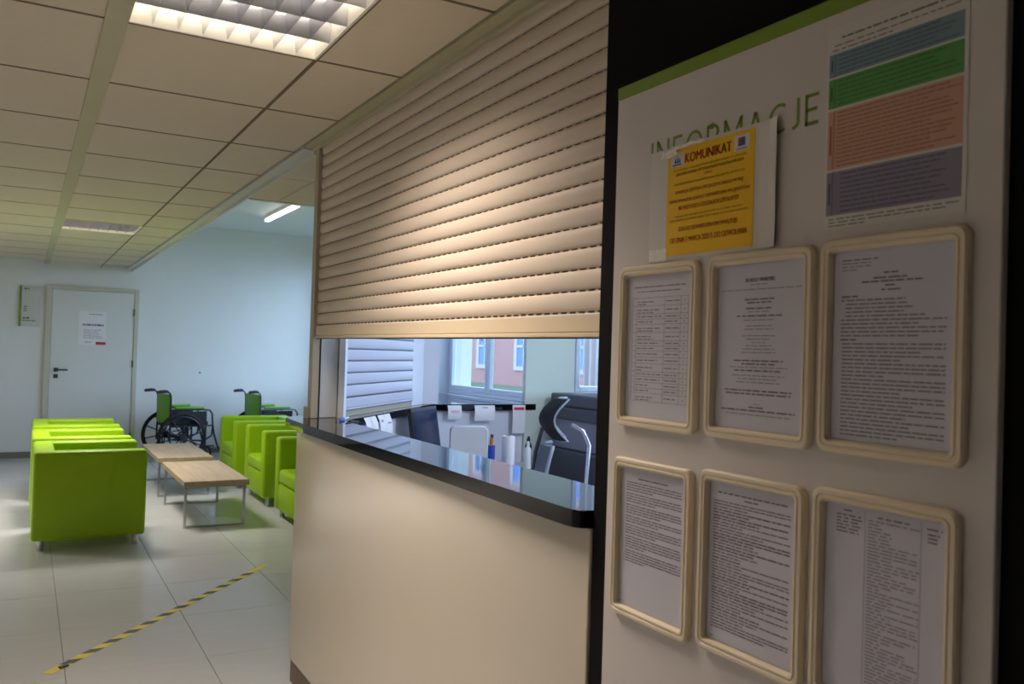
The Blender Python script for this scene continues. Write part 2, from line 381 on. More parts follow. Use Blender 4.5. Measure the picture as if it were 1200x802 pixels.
# ------------------------------------------------------------------ louvred ceiling lamps
def louvre_lamp(loc, label, tube, power, rgb=LAMP_RGB, spread=124):
    t = thing('louvre_ceiling_lamp', label, 'ceiling lamp', loc)
    wx, wy = 0.287, 0.333
    lx, ly, lz = loc
    h = MB()
    h.box(lx-wx, lx+wx, ly-wy, ly+wy, lz+0.105, lz+0.11)
    for a, b, c, d in ((-wx, -wx+0.008, -wy, wy), (wx-0.008, wx, -wy, wy), (-wx+0.008, wx-0.008, -wy, -wy+0.008), (-wx+0.008, wx-0.008, wy-0.008, wy)):
        h.box(lx+a, lx+b, ly+c, ly+d, lz-0.002, lz+0.105)
    h.build('housing', 'lamp_white', t)
    rows = 4; py = (2*wy-0.016)/rows; y0 = ly-wy+0.008
    for r in range(1, rows):
        y = y0+r*py; MB().prism([(y-0.012, lz+0.06), (y+0.012, lz+0.06), (y+0.0015, lz), (y-0.0015, lz)], lx-wx+0.009, lx+wx-0.009)
        b = MB()
        b.add([(lx-wx+0.009, y-0.014, lz+0.06), (lx-wx+0.009, y+0.014, lz+0.06), (lx-wx+0.009, y, lz), (lx+wx-0.009, y-0.014, lz+0.06), (lx+wx-0.009, y+0.014, lz+0.06), (lx+wx-0.009, y, lz)],
              [(0, 1, 2), (3, 5, 4), (0, 3, 4, 1), (1, 4, 5, 2), (2, 5, 3, 0)])
        b.build('long_reflector', 'lamp_mirror', t)
    for k in range(1, 8):
        x = lx-wx+k*2*wx/8
        for r in range(rows):
            ya, yb = y0+r*py+0.004, y0+(r+1)*py-0.004
            b = MB(); b.add([(x-0.008, ya+0.010, lz+0.055), (x+0.008, ya+0.010, lz+0.055), (x, ya, lz+0.001), (x-0.008, yb-0.010, lz+0.055), (x+0.008, yb-0.010, lz+0.055), (x, yb, lz+0.001)],
                            [(0, 1, 2), (3, 5, 4), (0, 3, 4, 1), (1, 4, 5, 2), (2, 5, 3, 0)])
            b.build('louvre_blade', 'lamp_mirror', t)
    for r in range(rows):
        yc = y0+(r+0.5)*py
        MB().tube([(lx-wx+0.012, yc, lz+0.082), (lx+wx-0.012, yc, lz+0.082)], 0.012, 10).build('tube', tube, t, True)
    area('lamp_light', (lx, ly, lz-0.004), (0, 0, 0), 2*wx-0.02, 2*wy-0.02, power, rgb, spread=spread, parent=t)
louvre_lamp((0.5125, 2.43, ZC), 'large bright louvred ceiling lamp above the reception counter', 'lamp_tube', 28)
louvre_lamp((0.5125, 7.87, ZC), 'small distant louvred ceiling lamp above the green armchairs', 'lamp_tube_far', 43, (1.0, 0.93, 0.87))
louvre_lamp((-1.9, 2.43, ZC), 'unseen louvred lamp added to brighten the hall left of the counter', 'lamp_tube', 18, (1.0, 0.92, 0.84))  # added out of view to lift floor and ceiling brightness
louvre_lamp((-1.9, 7.87, ZC), 'unseen louvred lamp added to brighten the hall left of the green armchairs', 'lamp_tube_far', 58, (1.0, 0.93, 0.87))  # added out of view, brightens the far floor and wall
louvre_lamp((3.4, 2.4, 2.74), 'unseen cool white louvred lamp added to brighten the reception office', 'lamp_tube_far', 50, (0.74, 0.82, 1.0), 170)  # added out of view, extra bluish light for the office interior
ll = thing('linear_ceiling_lamp', 'slim white linear lamp glowing on the raised ceiling', 'ceiling lamp', (2.48, 9.75, 3.0))
MB().box(2.455, 2.505, 9.1, 10.4, 3.0, 3.05, r=0.006).build('lamp_body', 'lamp_white', ll)
MB().box(2.45, 2.51, 9.08, 10.42, 2.965, 2.999, r=0.014, seg=3).build('diffuser', 'linear_tube', ll, True)

# ------------------------------------------------------------------ reception counter
ct = thing('reception_counter', 'glossy cream reception counter front under the black worktop', 'counter', (1.1, 2.6, 0))
c2a = Vector((1.05, 3.73)); c2b = c2a+D2*1.5
MB().prism([(1.05, 1.485), (1.05, 3.73), tuple(c2b), tuple(c2b+Vector((0.04, -0.03))), (1.09, 3.70), (1.09, 1.485)], 0.10, 1.095, r=0.003).build('front_panel', 'counter_gloss', ct)
MB().prism([(1.056, 1.485), (1.056, 3.725), tuple(c2b+Vector((0.01, -0.01))), tuple(c2b+Vector((0.05, -0.04))), (1.09, 3.70), (1.09, 1.485)], 0.0, 0.097).build('plinth', 'plinth', ct)
MB().box(1.20, 1.22, 1.485, 3.6, 0.0, 1.09).build('back_panel', 'office_paint', ct)
in2 = Vector((1.316, 3.79))
o2 = Vector((1.288, 3.879))+N2*0.16; e2 = Vector((1.288, 3.879))+D2*1.02
wt = [(1.045, 1.45), (1.018, 1.475), (1.018, 1.53), (1.028, 2.2), (1.032, 3.0), (1.04, 3.60), (1.052, 3.93), (1.075, 3.985),
      tuple(e2+N2*0.16), tuple(e2+D2*0.05+N2*0.16), tuple(e2+D2*0.05), (2.10, 4.79), (2.19, 4.829), (2.10, 4.72), (1.95, 4.545), (1.316, 3.79), (1.26, 3.70), (1.258, 1.485), (1.17, 1.485), (1.17, 1.45)]
wt = [p for p in wt if p not in ((1.17, 1.45),)]
wt[0:2] = [(1.054, 1.484), (1.030, 1.488), (1.018, 1.505)]
wt = [p for p in wt if p != (1.17, 1.485)]
wk = MB().prism(wt, ZW-0.038, ZW, r=0.003).build('counter_worktop', 'black_granite')
tag(wk, 'polished black stone worktop running along the reception counter', 'worktop')
sl = MB().prism([(2.19, 4.831), (2.95, 4.831), (2.95, 4.838), (2.868, 4.838), (2.868, 6.168), (2.237, 6.168), (2.237, 4.829)][::-1], ZW-0.038, ZW, r=0.002)
sl = sl.build('window_ledge', 'black_granite'); tag(sl, 'polished black stone ledge below the office window', 'ledge')

# ------------------------------------------------------------------ shutters
def slat_mesh(L, pitch, along, outward, slots=True, bulge=0.0058):
    """one slat: curved face plus a slotted hinge strip; local: along +u, outward +n, z up from 0"""
    mb = MB(); prof = []
    hz = 0.0052
    for k in range(9):
        a = k/8; z = hz+(pitch-hz)*a; prof.append((0.001+bulge*math.sin(math.pi*a)**0.7, z))
    prof = [(-0.004, hz)]+prof+[(-0.004, pitch)]
    def P(u, n, z): q = along*u+outward*n; return (q.x, q.y, z)
    vs = [P(0, n, z) for n, z in prof]+[P(L, n, z) for n, z in prof]; k = len(prof)
    flip = along.x*outward.y-along.y*outward.x > 0
    fs = [(i, i+k, i+1+k, i+1) for i in range(k-1)]
    if not flip: fs = [f[::-1] for f in fs]
    mb.add(vs, fs)
    q = [P(0, -0.004, 0), P(L, -0.004, 0), P(L, -0.004, hz), P(0, -0.004, hz)]
    mb.add(q, [(0, 1, 2, 3) if flip else (3, 2, 1, 0)], 1)
    if slots:
        n = int(L/0.040)
        for i in range(n):
            a = i*0.040; b = a+0.014
            v = [P(a, -0.001, 0), P(b, -0.001, 0), P(b, -0.001, hz), P(a, -0.001, hz)]
            mb.add(v, [(0, 1, 2, 3) if flip else (3, 2, 1, 0)], 0)
    return mb
def shutter(label, A, along, L, outward, z_low, z_top, pitch, slots=True, bulge=0.0058, sm_name='shutter_slat', bar_name='shutter_bar'):
    A = Vector(A); t = thing('roller_shutter', label, 'shutter', (A.x, A.y, z_low))
    sm = shared('slat', slat_mesh(L, pitch, along, outward, slots, bulge), [sm_name, 'pale_joint' if sm_name == 'shutter_pale' else 'shutter_slot'])
    for p in sm.polygons: p.use_smooth = p.material_index == 0
    bm = slat_mesh(L, pitch, along, -outward, False); back = shared('slat_back', bm, [sm_name, 'pale_joint' if sm_name == 'shutter_pale' else 'shutter_slot'])
    z = z_low+0.062
    while z < z_top:
        s = piece(sm, 'slat', (A.x, A.y, z), t)
        # the slat's inner skin is its sub-part
        o = bpy.data.objects.new('slat_back', back); COL.objects.link(o); o.parent = s; q = outward*(-0.008); o.location = (q.x, q.y, 0)
        z += pitch
    B = A+along*L; n = outward
    def bar(name, o0, o1, z0, z1, m, r=0.002):
        MB().prism([tuple(A+n*o0), tuple(B+n*o0), tuple(B+n*o1), tuple(A+n*o1)], z0, z1, r=r).build(name, m, t)
    bar('bottom_bar', -0.016, 0.010, z_low+0.014, z_low+0.060, bar_name, 0.004)
    bar('bottom_lip', -0.014, 0.013, z_low+0.003, z_low+0.0138, bar_name)
    bar('rubber_seal', -0.010, 0.006, z_low, z_low+0.0028, 'gasket', 0.0008)
    return t
s1 = shutter('large beige slatted roller shutter half lowered above the counter', (XS, 1.49), Vector((0, 1)), 2.375, Vector((-1, 0)), 1.503, 2.40, 0.0522)
s2 = shutter('pale roller shutter lowered behind the counter beside the pillar', (1.296, 3.888), D2, 1.06, -N2, ZW+0.03, 2.36, 0.058, False, 0.003, 'shutter_pale', 'shutter_pale')
MB().prism([(1.296, 3.888), tuple(Vector((1.296, 3.888))+D2*1.06), tuple(Vector((1.296, 3.888))+D2*1.06+N2*0.02), (1.28, 3.90)], ZW+0.001, ZW+0.029).build('sill_strip', 'aluminium_post', s2)
ga = Vector((1.296, 3.888))
MB().prism([tuple(ga-D2*0.03), tuple(ga-D2*0.001), tuple(ga-D2*0.001-N2*0.030), tuple(ga-D2*0.03-N2*0.030)], ZW+0.001, 2.40).build('guide_rail', 'window_white', s2)
# corner post and guide rails
gp = thing('shutter_corner_post', 'beige metal corner post at the far end of the shutter', 'post', (1.18, 3.93, ZW+0.001))
MB().box(1.150, 1.185, 3.871, 3.925, ZW+0.001, ZC-0.024, r=0.002).build('guide_rail', 'aluminium_post', gp)
MB().box(1.1852, 1.190, 3.868, 3.889, ZW+0.001, ZC-0.024).build('guide_groove', 'gasket', gp)
MB().box(1.191, 1.284, 3.902, 3.985, ZW+0.001, 2.85, r=0.002).box(1.2842, 1.314, 3.94, 3.985, ZW+0.001, 2.85).build('corner_panel', 'door_white', gp)
MB().box(1.146, 1.149, 3.90, 3.97, ZW+0.001, ZW+0.05).build('foot_plate', 'aluminium_post', gp)
# wall above the shutter on the office side
sbox('wall_shutter_box', 'office_paint', 1.20, 1.30, 1.48, 3.88, 2.36, 3.0)
pb = Vector((1.296, 3.888)); MBx = MB().prism([tuple(pb+N2*0.03), tuple(pb+D2*1.1+N2*0.03), tuple(pb+D2*1.1+N2*0.10), tuple(pb+N2*0.10)], 2.40, 3.0)
struct(MBx.build('wall_angled_top', 'office_paint'))
pb2 = Vector((1.33, 3.86)); MBy = MB().prism([tuple(pb2+N2*0.0), tuple(pb2+D2*1.2), tuple(pb2+D2*1.2+N2*0.05), tuple(pb2+N2*0.05)], 0, ZW-0.04)
struct(MBy.build('wall_angled_low', 'office_paint'))

# ------------------------------------------------------------------ information board
XBD = 1.041
def onboard(y, z, d=0.0): return (XBD-d, y, z)
def quad_yz(mb, y0, y1, z0, z1, d, t=0.0003, mi=None):   # a thin slab lying on the board between y1<y0
    mb.box(XBD-d-t, XBD-d, min(y0, y1), max(y0, y1), z0, z1, mi=mi)
def letters(name, body, yl, z0, w, h, d, m, parent, bold=0.0):
    vs, fs = text_mesh(body, w, h, bold)
    MB().add([(XBD-d, yl-u, z0+v) for u, v in vs], fs).build(name, m, parent)
board = thing('information_board', 'tall white information board with a green top stripe on the black wall', 'notice board', (1.048, 1.016, 0.3))
MB().box(XBD, 1.0545, 0.615, 1.417, 0.30, 2.012, r=0.0015, seg=1).build('board_panel', 'board_white', board)
g = MB(); quad_yz(g, 0.615, 1.417, 1.986, 2.012, 0.0002); g.build('green_stripe', 'board_green', board)
def ribbon(mb, pts, th, ox, sc, y0, z0, d):
    P = [Vector(p) for p in pts]; n = len(P); L_, R_ = [], []
    for i in range(n):
        a = (P[i]-P[i-1]).normalized() if i > 0 else (P[1]-P[0]).normalized(); b = (P[i+1]-P[i]).normalized() if i < n-1 else a
        t = (a+b).normalized(); nn_ = Vector((-t.y, t.x))*(th/2/max(0.45, t.dot(b))); L_.append(P[i]+nn_); R_.append(P[i]-nn_)
    vs = [(XBD-d, y0-(ox+p.x)*sc, z0+p.y*sc) for p in L_+R_]
    mb.add(vs, [(i, i+1, n+i+1, n+i) for i in range(n-1)])
def oarc(cx_, cy_, rx, ry, a0, a1, n=14): return [(cx_+rx*math.cos(math.radians(a0+(a1-a0)*i/n)), cy_+ry*math.sin(math.radians(a0+(a1-a0)*i/n))) for i in range(n+1)]
t5 = 0.055
GLY = [(.11, [[(t5, 0), (t5, 1)]]), (.70, [[(t5, 0), (t5, 1)], [(t5, .97), (.645, .03)], [(.645, 0), (.645, 1)]]), (.52, [[(t5, 0), (t5, 1)], [(0, .945), (.52, .945)], [(0, .50), (.47, .50)]]),
       (.84, [oarc(.42, .5, .365, .445, 90, 450, 28)]), (.62, [[(t5, 0), (t5, 1)], [(t5, .945), (.33, .945)]+oarc(.33, .72, .22, .225, 90, -90, 10)+[(t5, .495)], [(.30, .49), (.57, .0)]]),
       (.86, [[(t5, 0), (t5, 1)], [(t5, .97), (.43, .25)], [(.43, .25), (.805, .97)], [(.805, 0), (.805, 1)]]), (.74, [[(.05, 0), (.37, .96)], [(.37, .96), (.69, 0)], [(.17, .32), (.57, .32)]]),
       (.66, [oarc(.44, .5, .385, .445, 55, 305, 20)]), (.36, [[(.305, 1), (.305, .26)]+oarc(.12, .24, .185, .185, 0, -100, 8)]), (.52, [[(t5, 0), (t5, 1)], [(0, .945), (.52, .945)], [(0, .50), (.47, .50)], [(0, .055), (.52, .055)]])]
hm = MB(); ox = 0.0; tot = sum(g_[0] for g_ in GLY)+0.21*9; sc = 0.402/tot
for wd_, strokes in GLY:
    for st_ in strokes: ribbon(hm, st_, 0.115, ox, 1.0*sc, 1.304, 1.828, 0.0005)
    ox += wd_+0.21
hm.v = [(x, y, 1.828+(z-1.828)*0.049/sc) for x, y, z in hm.v]
hm.build('heading', 'board_green', board)
letters('footer_lettering', 'W', 1.325, 0.765, 0.018, 0.030, 0.0005, 'board_green', board)

DOC = {'zmin': -9.0}
def words(mb, y_left, y_right, z, h, d, gap=0.004, mi=None, rng=random, wmin=0.006, wmax=0.022):
    """a line of illegible small print: one short dash per word"""
    if z < DOC['zmin']: return
    y = y_left
    while y > y_right+0.002:
        w = min(rng.uniform(wmin, wmax), y-y_right); quad_yz(mb, y, y-w, z-h*0.30, z+h*0.30, d, 0.0002, mi); y -= w+gap*rng.uniform(0.6, 1.2)
FW, FH = 0.231, 0.314
def rrect(w, h, r, n=5):
    pts = []
    for sx, sy, a0 in ((1, 1, 0), (-1, 1, 90), (-1, -1, 180), (1, -1, 270)):
        for k in range(n+1):
            a = math.radians(a0+90*k/n); pts.append((sx*(w/2-r)+r*math.cos(a), sy*(h/2-r)+r*math.sin(a)))
    return pts
def doc_frame(yc, zc, label, layout, fh=FH):
    t = thing('document_frame', label, 'picture frame', (XBD, yc, zc-fh/2), 'cream framed notices on the white board')
    prof = [(0, 0), (0, 0.008), (0.003, 0.0115), (0.008, 0.0115), (0.0095, 0.0095), (0.011, 0.0095), (0.0125, 0.0115), (0.0155, 0.011), (0.019, 0.004), (0.019, 0.0)]
    n = None; vs = []; loops = []
    for o, dep in prof:
        p = rrect(FW-2*o, fh-2*o, max(0.017-o*0.55, 0.004)); n = len(p); loops.append(p)
        vs += [(XBD-0.0006-dep, yc-a, zc+b) for a, b in p]
    fs = []
    for i in range(len(prof)-1):
        for j in range(n): fs.append((i*n+j, i*n+(j+1)%n, (i+1)*n+(j+1)%n, (i+1)*n+j))
    fr = MB().add(vs, fs).build('frame', 'frame_cream', t, True)
    pw, ph = FW-0.040, fh-0.040
    pm = MB(); quad_yz(pm, yc-pw/2, yc+pw/2, zc-ph/2, zc+ph/2, 0.0012, 0.0004); paper = pm.build('paper_sheet', 'doc_paper', t)
    ink = MB(); rng = random.Random(int(yc*1000+zc*77))
    DOC['zmin'] = zc-ph/2+0.004
    layout(ink, yc+pw/2, yc-pw/2, zc+ph/2, zc-ph/2, rng, paper)
    DOC['zmin'] = -9.0
    if ink.v:
        o = ink.build('printed_text', ['ink', 'ink_soft'], paper); o['kind'] = 'stuff'
    return t
DT = 0.0018
def centered(mb, yl, yr, z, frac, h, rng, mi=None):
    c = (yl+yr)/2; w = (yl-yr)*frac; words(mb, c+w/2, c-w/2, z, h, DT, rng=rng, mi=mi, gap=0.003)
def lay_table(mb, yl, yr, zt, zb, rng, paper):
    W_ = yl-yr; H = zt-zb
    centered(mb, yl, yr, zt-0.022, 0.78, 0.0030, rng); centered(mb, yl, yr, zt-0.031, 0.68, 0.0026, rng)
    a, b = yl-W_*0.09, yr+W_*0.06; z0 = zt-0.043; z1 = zb+H*0.115; rows = 16
    cols = [a, a-W_*0.06, a-W_*0.50, a-W_*0.74, b]
    zs = [z0]; hs = [1.3]+[rng.choice((0.8, 0.9, 1.0, 1.3)) for _ in range(rows-1)]; tot = sum(hs)
    for q in hs: zs.append(zs[-1]-(z0-z1)*q/tot)
    for z in zs: quad_yz(mb, a, b, z-0.0004, z+0.0004, DT, 0.0002, 1)
    for c in cols: quad_yz(mb, c-0.0003, c+0.0003, z1, z0, DT, 0.0002, 1)
    for i in range(rows):
        zc_ = (zs[i]+zs[i+1])/2
        words(mb, cols[1]-0.004, cols[1]-W_*rng.uniform(0.2, 0.42), zc_, 0.0028, DT, rng=rng)
        if hs[i] > 1.2: words(mb, cols[1]-0.004, cols[1]-W_*rng.uniform(0.1, 0.3), zc_-0.005, 0.0026, DT, rng=rng)
        words(mb, cols[2]-0.004, cols[3]+0.004, zc_, 0.0028, DT, rng=rng); words(mb, cols[3]-0.009, cols[4]+0.009, zc_, 0.0028, DT, rng=rng)
def lay_center(mb, yl, yr, zt, zb, rng, paper):
    H = zt-zb
    letters('printed_title', 'SKARGI I WNIOSKI', (yl+yr)/2+0.032, zt-0.030, 0.064, 0.0066, DT, 'ink', paper, 0.05)
    spec = [(.125,.22,0),(.155,.92,0),(.215,.34,1),(.235,.28,1),(.27,.30,1),(.29,.26,0),(.315,.52,1),(.34,.36,0),(.375,.30,0),(.395,.34,0),
            (.435,.38,0),(.455,.28,0),(.475,.16,0),(.495,.30,0),(.515,.36,0),(.535,.40,0),(.585,.56,1),(.605,.38,1),(.625,.66,0),(.645,.54,1),(.675,.60,0),(.695,.46,0),(.715,.50,0),
            (.765,.76,1),(.785,.74,1),(.845,.06,0),(.865,.18,1),(.885,.84,1),(.91,.74,0)]
    for f, w, bld in spec: centered(mb, yl, yr, zt-H*f, w, 0.0036 if bld else 0.0026, rng, 0 if bld else 1)
def para(mb, yl, yr, z, n, dz, rng, h=0.0028, ind=0.0, last=0.5, mi=0):
    for k in range(n):
        w = (yl-yr)*(1 if k < n-1 else last*rng.uniform(0.7, 1.3)); words(mb, yl-ind, max(yl-ind-w, yr), z, h, DT, rng=rng, gap=0.0025, mi=mi); z -= dz
    return z
def lay_rules(mb, yl, yr, zt, zb, rng, paper):
    W_ = yl-yr; a, b = yl-W_*0.07, yr+W_*0.06
    z = para(mb, a, a-W_*0.32, zt-0.013, 1, 0.0048, rng, last=1); z = para(mb, a, a-W_*0.26, z, 3, 0.0048, rng, mi=1)
    for f, w in ((0.034, .12), (0.041, .30), (0.046, .50), (0.052, .10), (0.058, .16)): centered(mb, yl, yr, zt-f, w, 0.0034, rng)
    z = zt-0.066; para(mb, a, a-W_*0.2, z, 1, 0.005, rng, h=0.0036, last=1); z -= 0.0055
    for n, ind in ((1, 0), (1, .008), (1, .008), (1, .008), (1, .008), (2, 0), (3, 0)): z = para(mb, a, b, z, n, 0.0057, rng, ind=ind, last=0.7)
    para(mb, a, a-W_*0.14, z, 1, 0.006, rng, h=0.0036, last=1); z -= 0.006
    for n in (3, 2, 4, 4, 3, 3, 2, 3, 2): z = para(mb, a, b, z, n, 0.0057, rng, ind=0.003, last=0.6)
    para(mb, a, b, z-0.003, 3, 0.0057, rng, h=0.0032)
def lay_short(mb, yl, yr, zt, zb, rng, paper):
    W_ = yl-yr; a, b = yl-W_*0.09, yr+W_*0.06
    centered(mb, yl, yr, zt-0.018, 0.46, 0.0036, rng); z = zt-0.027
    for n in (4, 4, 4, 3, 4, 5, 5):
        z = para(mb, a, b, z, n, 0.0050, rng, last=0.5)-0.0022
    words(mb, yl-0.004, yl-0.018, zb+0.006, 0.002, DT, rng=rng)
def lay_dense(mb, yl, yr, zt, zb, rng, paper):
    W_ = yl-yr; a, b = yl-W_*0.05, yr+W_*0.06
    centered(mb, yl, yr, zt-0.016, 0.80, 0.0034, rng); centered(mb, yl, yr, zt-0.023, 0.16, 0.0034, rng); z = para(mb, a, b, zt-0.031, 3, 0.005, rng)
    while z > zb+0.032: z = para(mb, a, b, z, rng.choice((1, 1, 2, 2, 3)), 0.0049, rng, h=rng.choice((0.0028, 0.0028, 0.0036)), last=0.55)-0.0004
    words(mb, yl-0.004, yl-0.018, zb+0.006, 0.002, DT, rng=rng)
def lay_columns(mb, yl, yr, zt, zb, rng, paper):
    W_ = yl-yr; a = yl-W_*0.10
    words(mb, a-0.012, a-0.03, zt-0.008, 0.003, DT, rng=rng); words(mb, yl-W_*0.46, yl-W_*0.72, zt-0.010, 0.003, DT, rng=rng); words(mb, yl-W_*0.85, yl-W_*0.97, zt-0.011, 0.003, DT, rng=rng)
    z = zt-0.015
    for k in range(6): words(mb, a, a-W_*rng.uniform(0.2, 0.27), z, 0.003, DT, rng=rng); z -= 0.0048
    z = zt-0.018
    for k in range(3): words(mb, yl-W_*0.86, yl-W_*0.95, z, 0.003, DT, rng=rng); z -= 0.005
    z = zt-0.016
    while z > zb+0.01: words(mb, yl-W_*0.38, yl-W_*rng.choice((0.5, 0.58, 0.7, 0.78, 0.8)), z, 0.0028, DT, rng=rng, mi=1); z -= 0.0047
    for u in (0.355, 0.81): quad_yz(mb, yl-W_*u-0.0002, yl-W_*u+0.0002, zb, zt-0.004, DT, 0.0002, 1)
doc_frame(1.267, 1.483, 'cream framed printed table, upper frame nearest the black strip', lay_table)
doc_frame(1.012, 1.485, 'cream framed notice with centred lines, below the yellow notice', lay_center)
doc_frame(0.768, 1.488, 'cream framed numbered rules page, below the coloured band chart', lay_rules)
doc_frame(1.270, 1.110, 'cream framed half-page letter, lower frame nearest the black strip', lay_short, 0.308)
doc_frame(1.018, 1.118, 'cream framed densely printed page, middle of the lower row', lay_dense, 0.308)
doc_frame(0.772, 1.124, 'cream framed list with a long grey middle column, lower right', lay_columns, 0.308)
# sheet behind the yellow notice and the notice itself
bsv = []; nb_ = 16
for dd in (0.0, 0.0004):
    for i in range(nb_+1):
        yy = 1.303-0.325*i/nb_; lift = 0.0008+0.007*max(0.0, (i-13.6)/2.4)**2
        for zz in (1.646, 1.856): bsv.append((XBD-lift-dd, yy, zz))
m_ = 2*(nb_+1); bsf = []
for i in range(nb_): bsf += [(2*i, 2*i+2, 2*i+3, 2*i+1), (m_+2*i, m_+2*i+1, m_+2*i+3, m_+2*i+2)]
bs = MB().add(bsv, bsf).build('backing_sheet', 'notice_white')
tag(bs, 'plain white sheet taped over the green heading, behind the yellow notice', 'paper')
yn = thing('yellow_notice', 'yellow notice with red print taped over the white sheet', 'notice', (XBD-0.0014, 1.142, 1.652))
q = MB(); quad_yz(q, 1.031, 1.252, 1.652, 1.850, 0.0014, 0.0005); q.build('notice_sheet', 'notice_yellow', yn)
DY = 0.0021
letters('notice_heading', 'KOMUNIKAT', 1.203, 1.8205, 0.118, 0.0175, DY, 'notice_red', yn, 0.045)
for body, z, h, w, m in (('W ZWIĄZKU Z ZAGROŻENIEM EPIDEMICZNYM W ZAKRESIE', 1.8075, 0.0052, 0.185, 'notice_dark'), ('ZACHOROWANIA WYWOŁANEGO KORONAWIRUSEM', 1.7995, 0.0052, 0.172, 'notice_dark'), ('ORAZ', 1.7915, 0.0046, 0.02, 'notice_dark'),
                       ('DUŻĄ ILOŚCIĄ ZACHOROWAŃ NA GRYPĘ W POLSCE', 1.781, 0.0052, 0.178, 'notice_dark'), ('DYREKCJA SZPITALA SPECJALISTYCZNEGO W PILE', 1.764, 0.0078, 0.172, 'notice_red'),
                       ('WPROWADZA ZAKAZ ODWIEDZIN PACJENTÓW', 1.748, 0.0092, 0.206, 'notice_red'), ('WE WSZYSTKICH ODDZIAŁACH SZPITALNYCH', 1.735, 0.0078, 0.154, 'notice_red'),
                       ('ZWRACAM SIĘ ABY PACJENTÓW W STANIE CIĘŻKIM', 1.7215, 0.0046, 0.172, 'notice_dark'), ('BYŁY WIZYTY ODWIEDZAJĄCYCH TYLKO ZA ZGODĄ LEKARZA', 1.714, 0.0046, 0.198, 'notice_dark'),
                       ('ZAKAZ ODWIEDZIN OBOWIĄZUJE', 1.694, 0.0100, 0.150, 'notice_red'), ('OD DNIA 5 MARCA 2020 R. DO ODWOŁANIA', 1.675, 0.0100, 0.196, 'notice_red')):
    letters('notice_line', body, 1.1415+w/2, z, w, h, DY, m, yn, 0.03 if m == 'notice_red' else 0.015)
for nm, ya in (('emblem', 1.243), ('emblem', 1.079)):
    e = MB(); quad_yz(e, ya, ya-0.036, 1.817, 1.843, 0.0020, 0.0002); e = e.build(nm, 'notice_white', yn)
    k = MB()
    if ya > 1.2:
        for i in range(3): k.add([(XBD-0.0024, ya-0.010-i*0.006, 1.824), (XBD-0.0024, ya-0.016-i*0.006, 1.824), (XBD-0.0024, ya-0.013-i*0.006, 1.839-abs(i-1)*0.004)], [(0, 1, 2)])
        quad_yz(k, ya-0.006, ya-0.030, 1.8195, 1.822, 0.0022, 0.0002); k.build('emblem_mark', 'notice_blue', e)
    else:
        quad_yz(k, ya-0.010, ya-0.026, 1.8245, 1.839, 0.0022, 0.0002, 0); quad_yz(k, ya-0.006, ya-0.030, 1.8195, 1.821, 0.0022, 0.0002, 0)
        quad_yz(k, ya-0.011, ya-0.016, 1.828, 1.837, 0.0024, 0.0002, 1); k.build('emblem_mark', ['notice_blue', 'notice_red'], e)
def tape(y0, y1, z0, z1, d, rough=0.0016):
    n, m_ = 9, 3; vs = []; rng = random.Random(int(y0*999+z0*99))
    for j in range(m_+1):
        for i in range(n+1): vs.append((XBD-d-rng.uniform(0, rough), y0+(y1-y0)*i/n, z0+(z1-z0)*j/m_+rng.uniform(-0.001, 0.001)))
    fs = [(j*(n+1)+i, (j+1)*(n+1)+i, (j+1)*(n+1)+i+1, j*(n+1)+i+1) for j in range(m_) for i in range(n)]
    return MB().add(vs, fs).build('adhesive_tape', 'clear_tape_glint', yn)
tape(1.266, 1.222, 1.836, 1.850, 0.0045, 0.004); tape(1.236, 1.150, 1.848, 1.8555, 0.0045, 0.004); tape(1.30, 1.25, 1.645, 1.668, 0.0018, 0.0006)
# coloured band chart
cp = thing('band_chart_poster', 'white poster with teal, green, orange and purple text bands', 'poster', (XBD-0.0006, 0.775, 1.66))
c = MB(); quad_yz(c, 0.663, 0.887, 1.662, 1.965, 0.0006, 0.0004); c.build('poster_sheet', 'notice_white', cp)
rg = random.Random(5)
for nm, z1, z0, m, n in (('teal_band', 1.925, 1.890, 'chart_teal', 5), ('green_band', 1.887, 1.843, 'chart_green', 6), ('orange_band', 1.839, 1.751, 'chart_orange', 14), ('purple_band', 1.747, 1.682, 'chart_purple', 9)):
    b = MB(); quad_yz(b, 0.883, 0.669, z0, z1, 0.0011, 0.0003); b = b.build(nm, m, cp)
    tx = MB()
    for k in range(n): words(tx, 0.866-0.008*(nm == 'purple_band'), 0.672+rg.uniform(0, 0.05), z1-(z1-z0)*(k+0.7)/(n+0.4), 0.0024, 0.0015, rng=rg, gap=0.002)
    quad_yz(tx, 0.879, 0.876, z0+(z1-z0)*0.25, z0+(z1-z0)*0.75, 0.0015, 0.0002); quad_yz(tx, 0.8725, 0.8715, z0, z1, 0.0015, 0.0002)
    o = tx.build('band_text', m+'txt', b); o['kind'] = 'stuff'
hx = MB(); words(hx, 0.862, 0.690, 1.947, 0.0042, 0.0012, rng=rg, gap=0.003); words(hx, 0.874, 0.672, 1.937, 0.0026, 0.0012, rng=rg); words(hx, 0.878, 0.775, 1.930, 0.0026, 0.0012, rng=rg)
words(hx, 0.878, 0.672, 1.676, 0.0024, 0.0012, rng=rg); words(hx, 0.878, 0.690, 1.671, 0.0024, 0.0012, rng=rg); words(hx, 0.878, 0.81, 1.666, 0.0024, 0.0012, rng=rg)
o = hx.build('poster_text', 'ink', cp); o['kind'] = 'stuff'

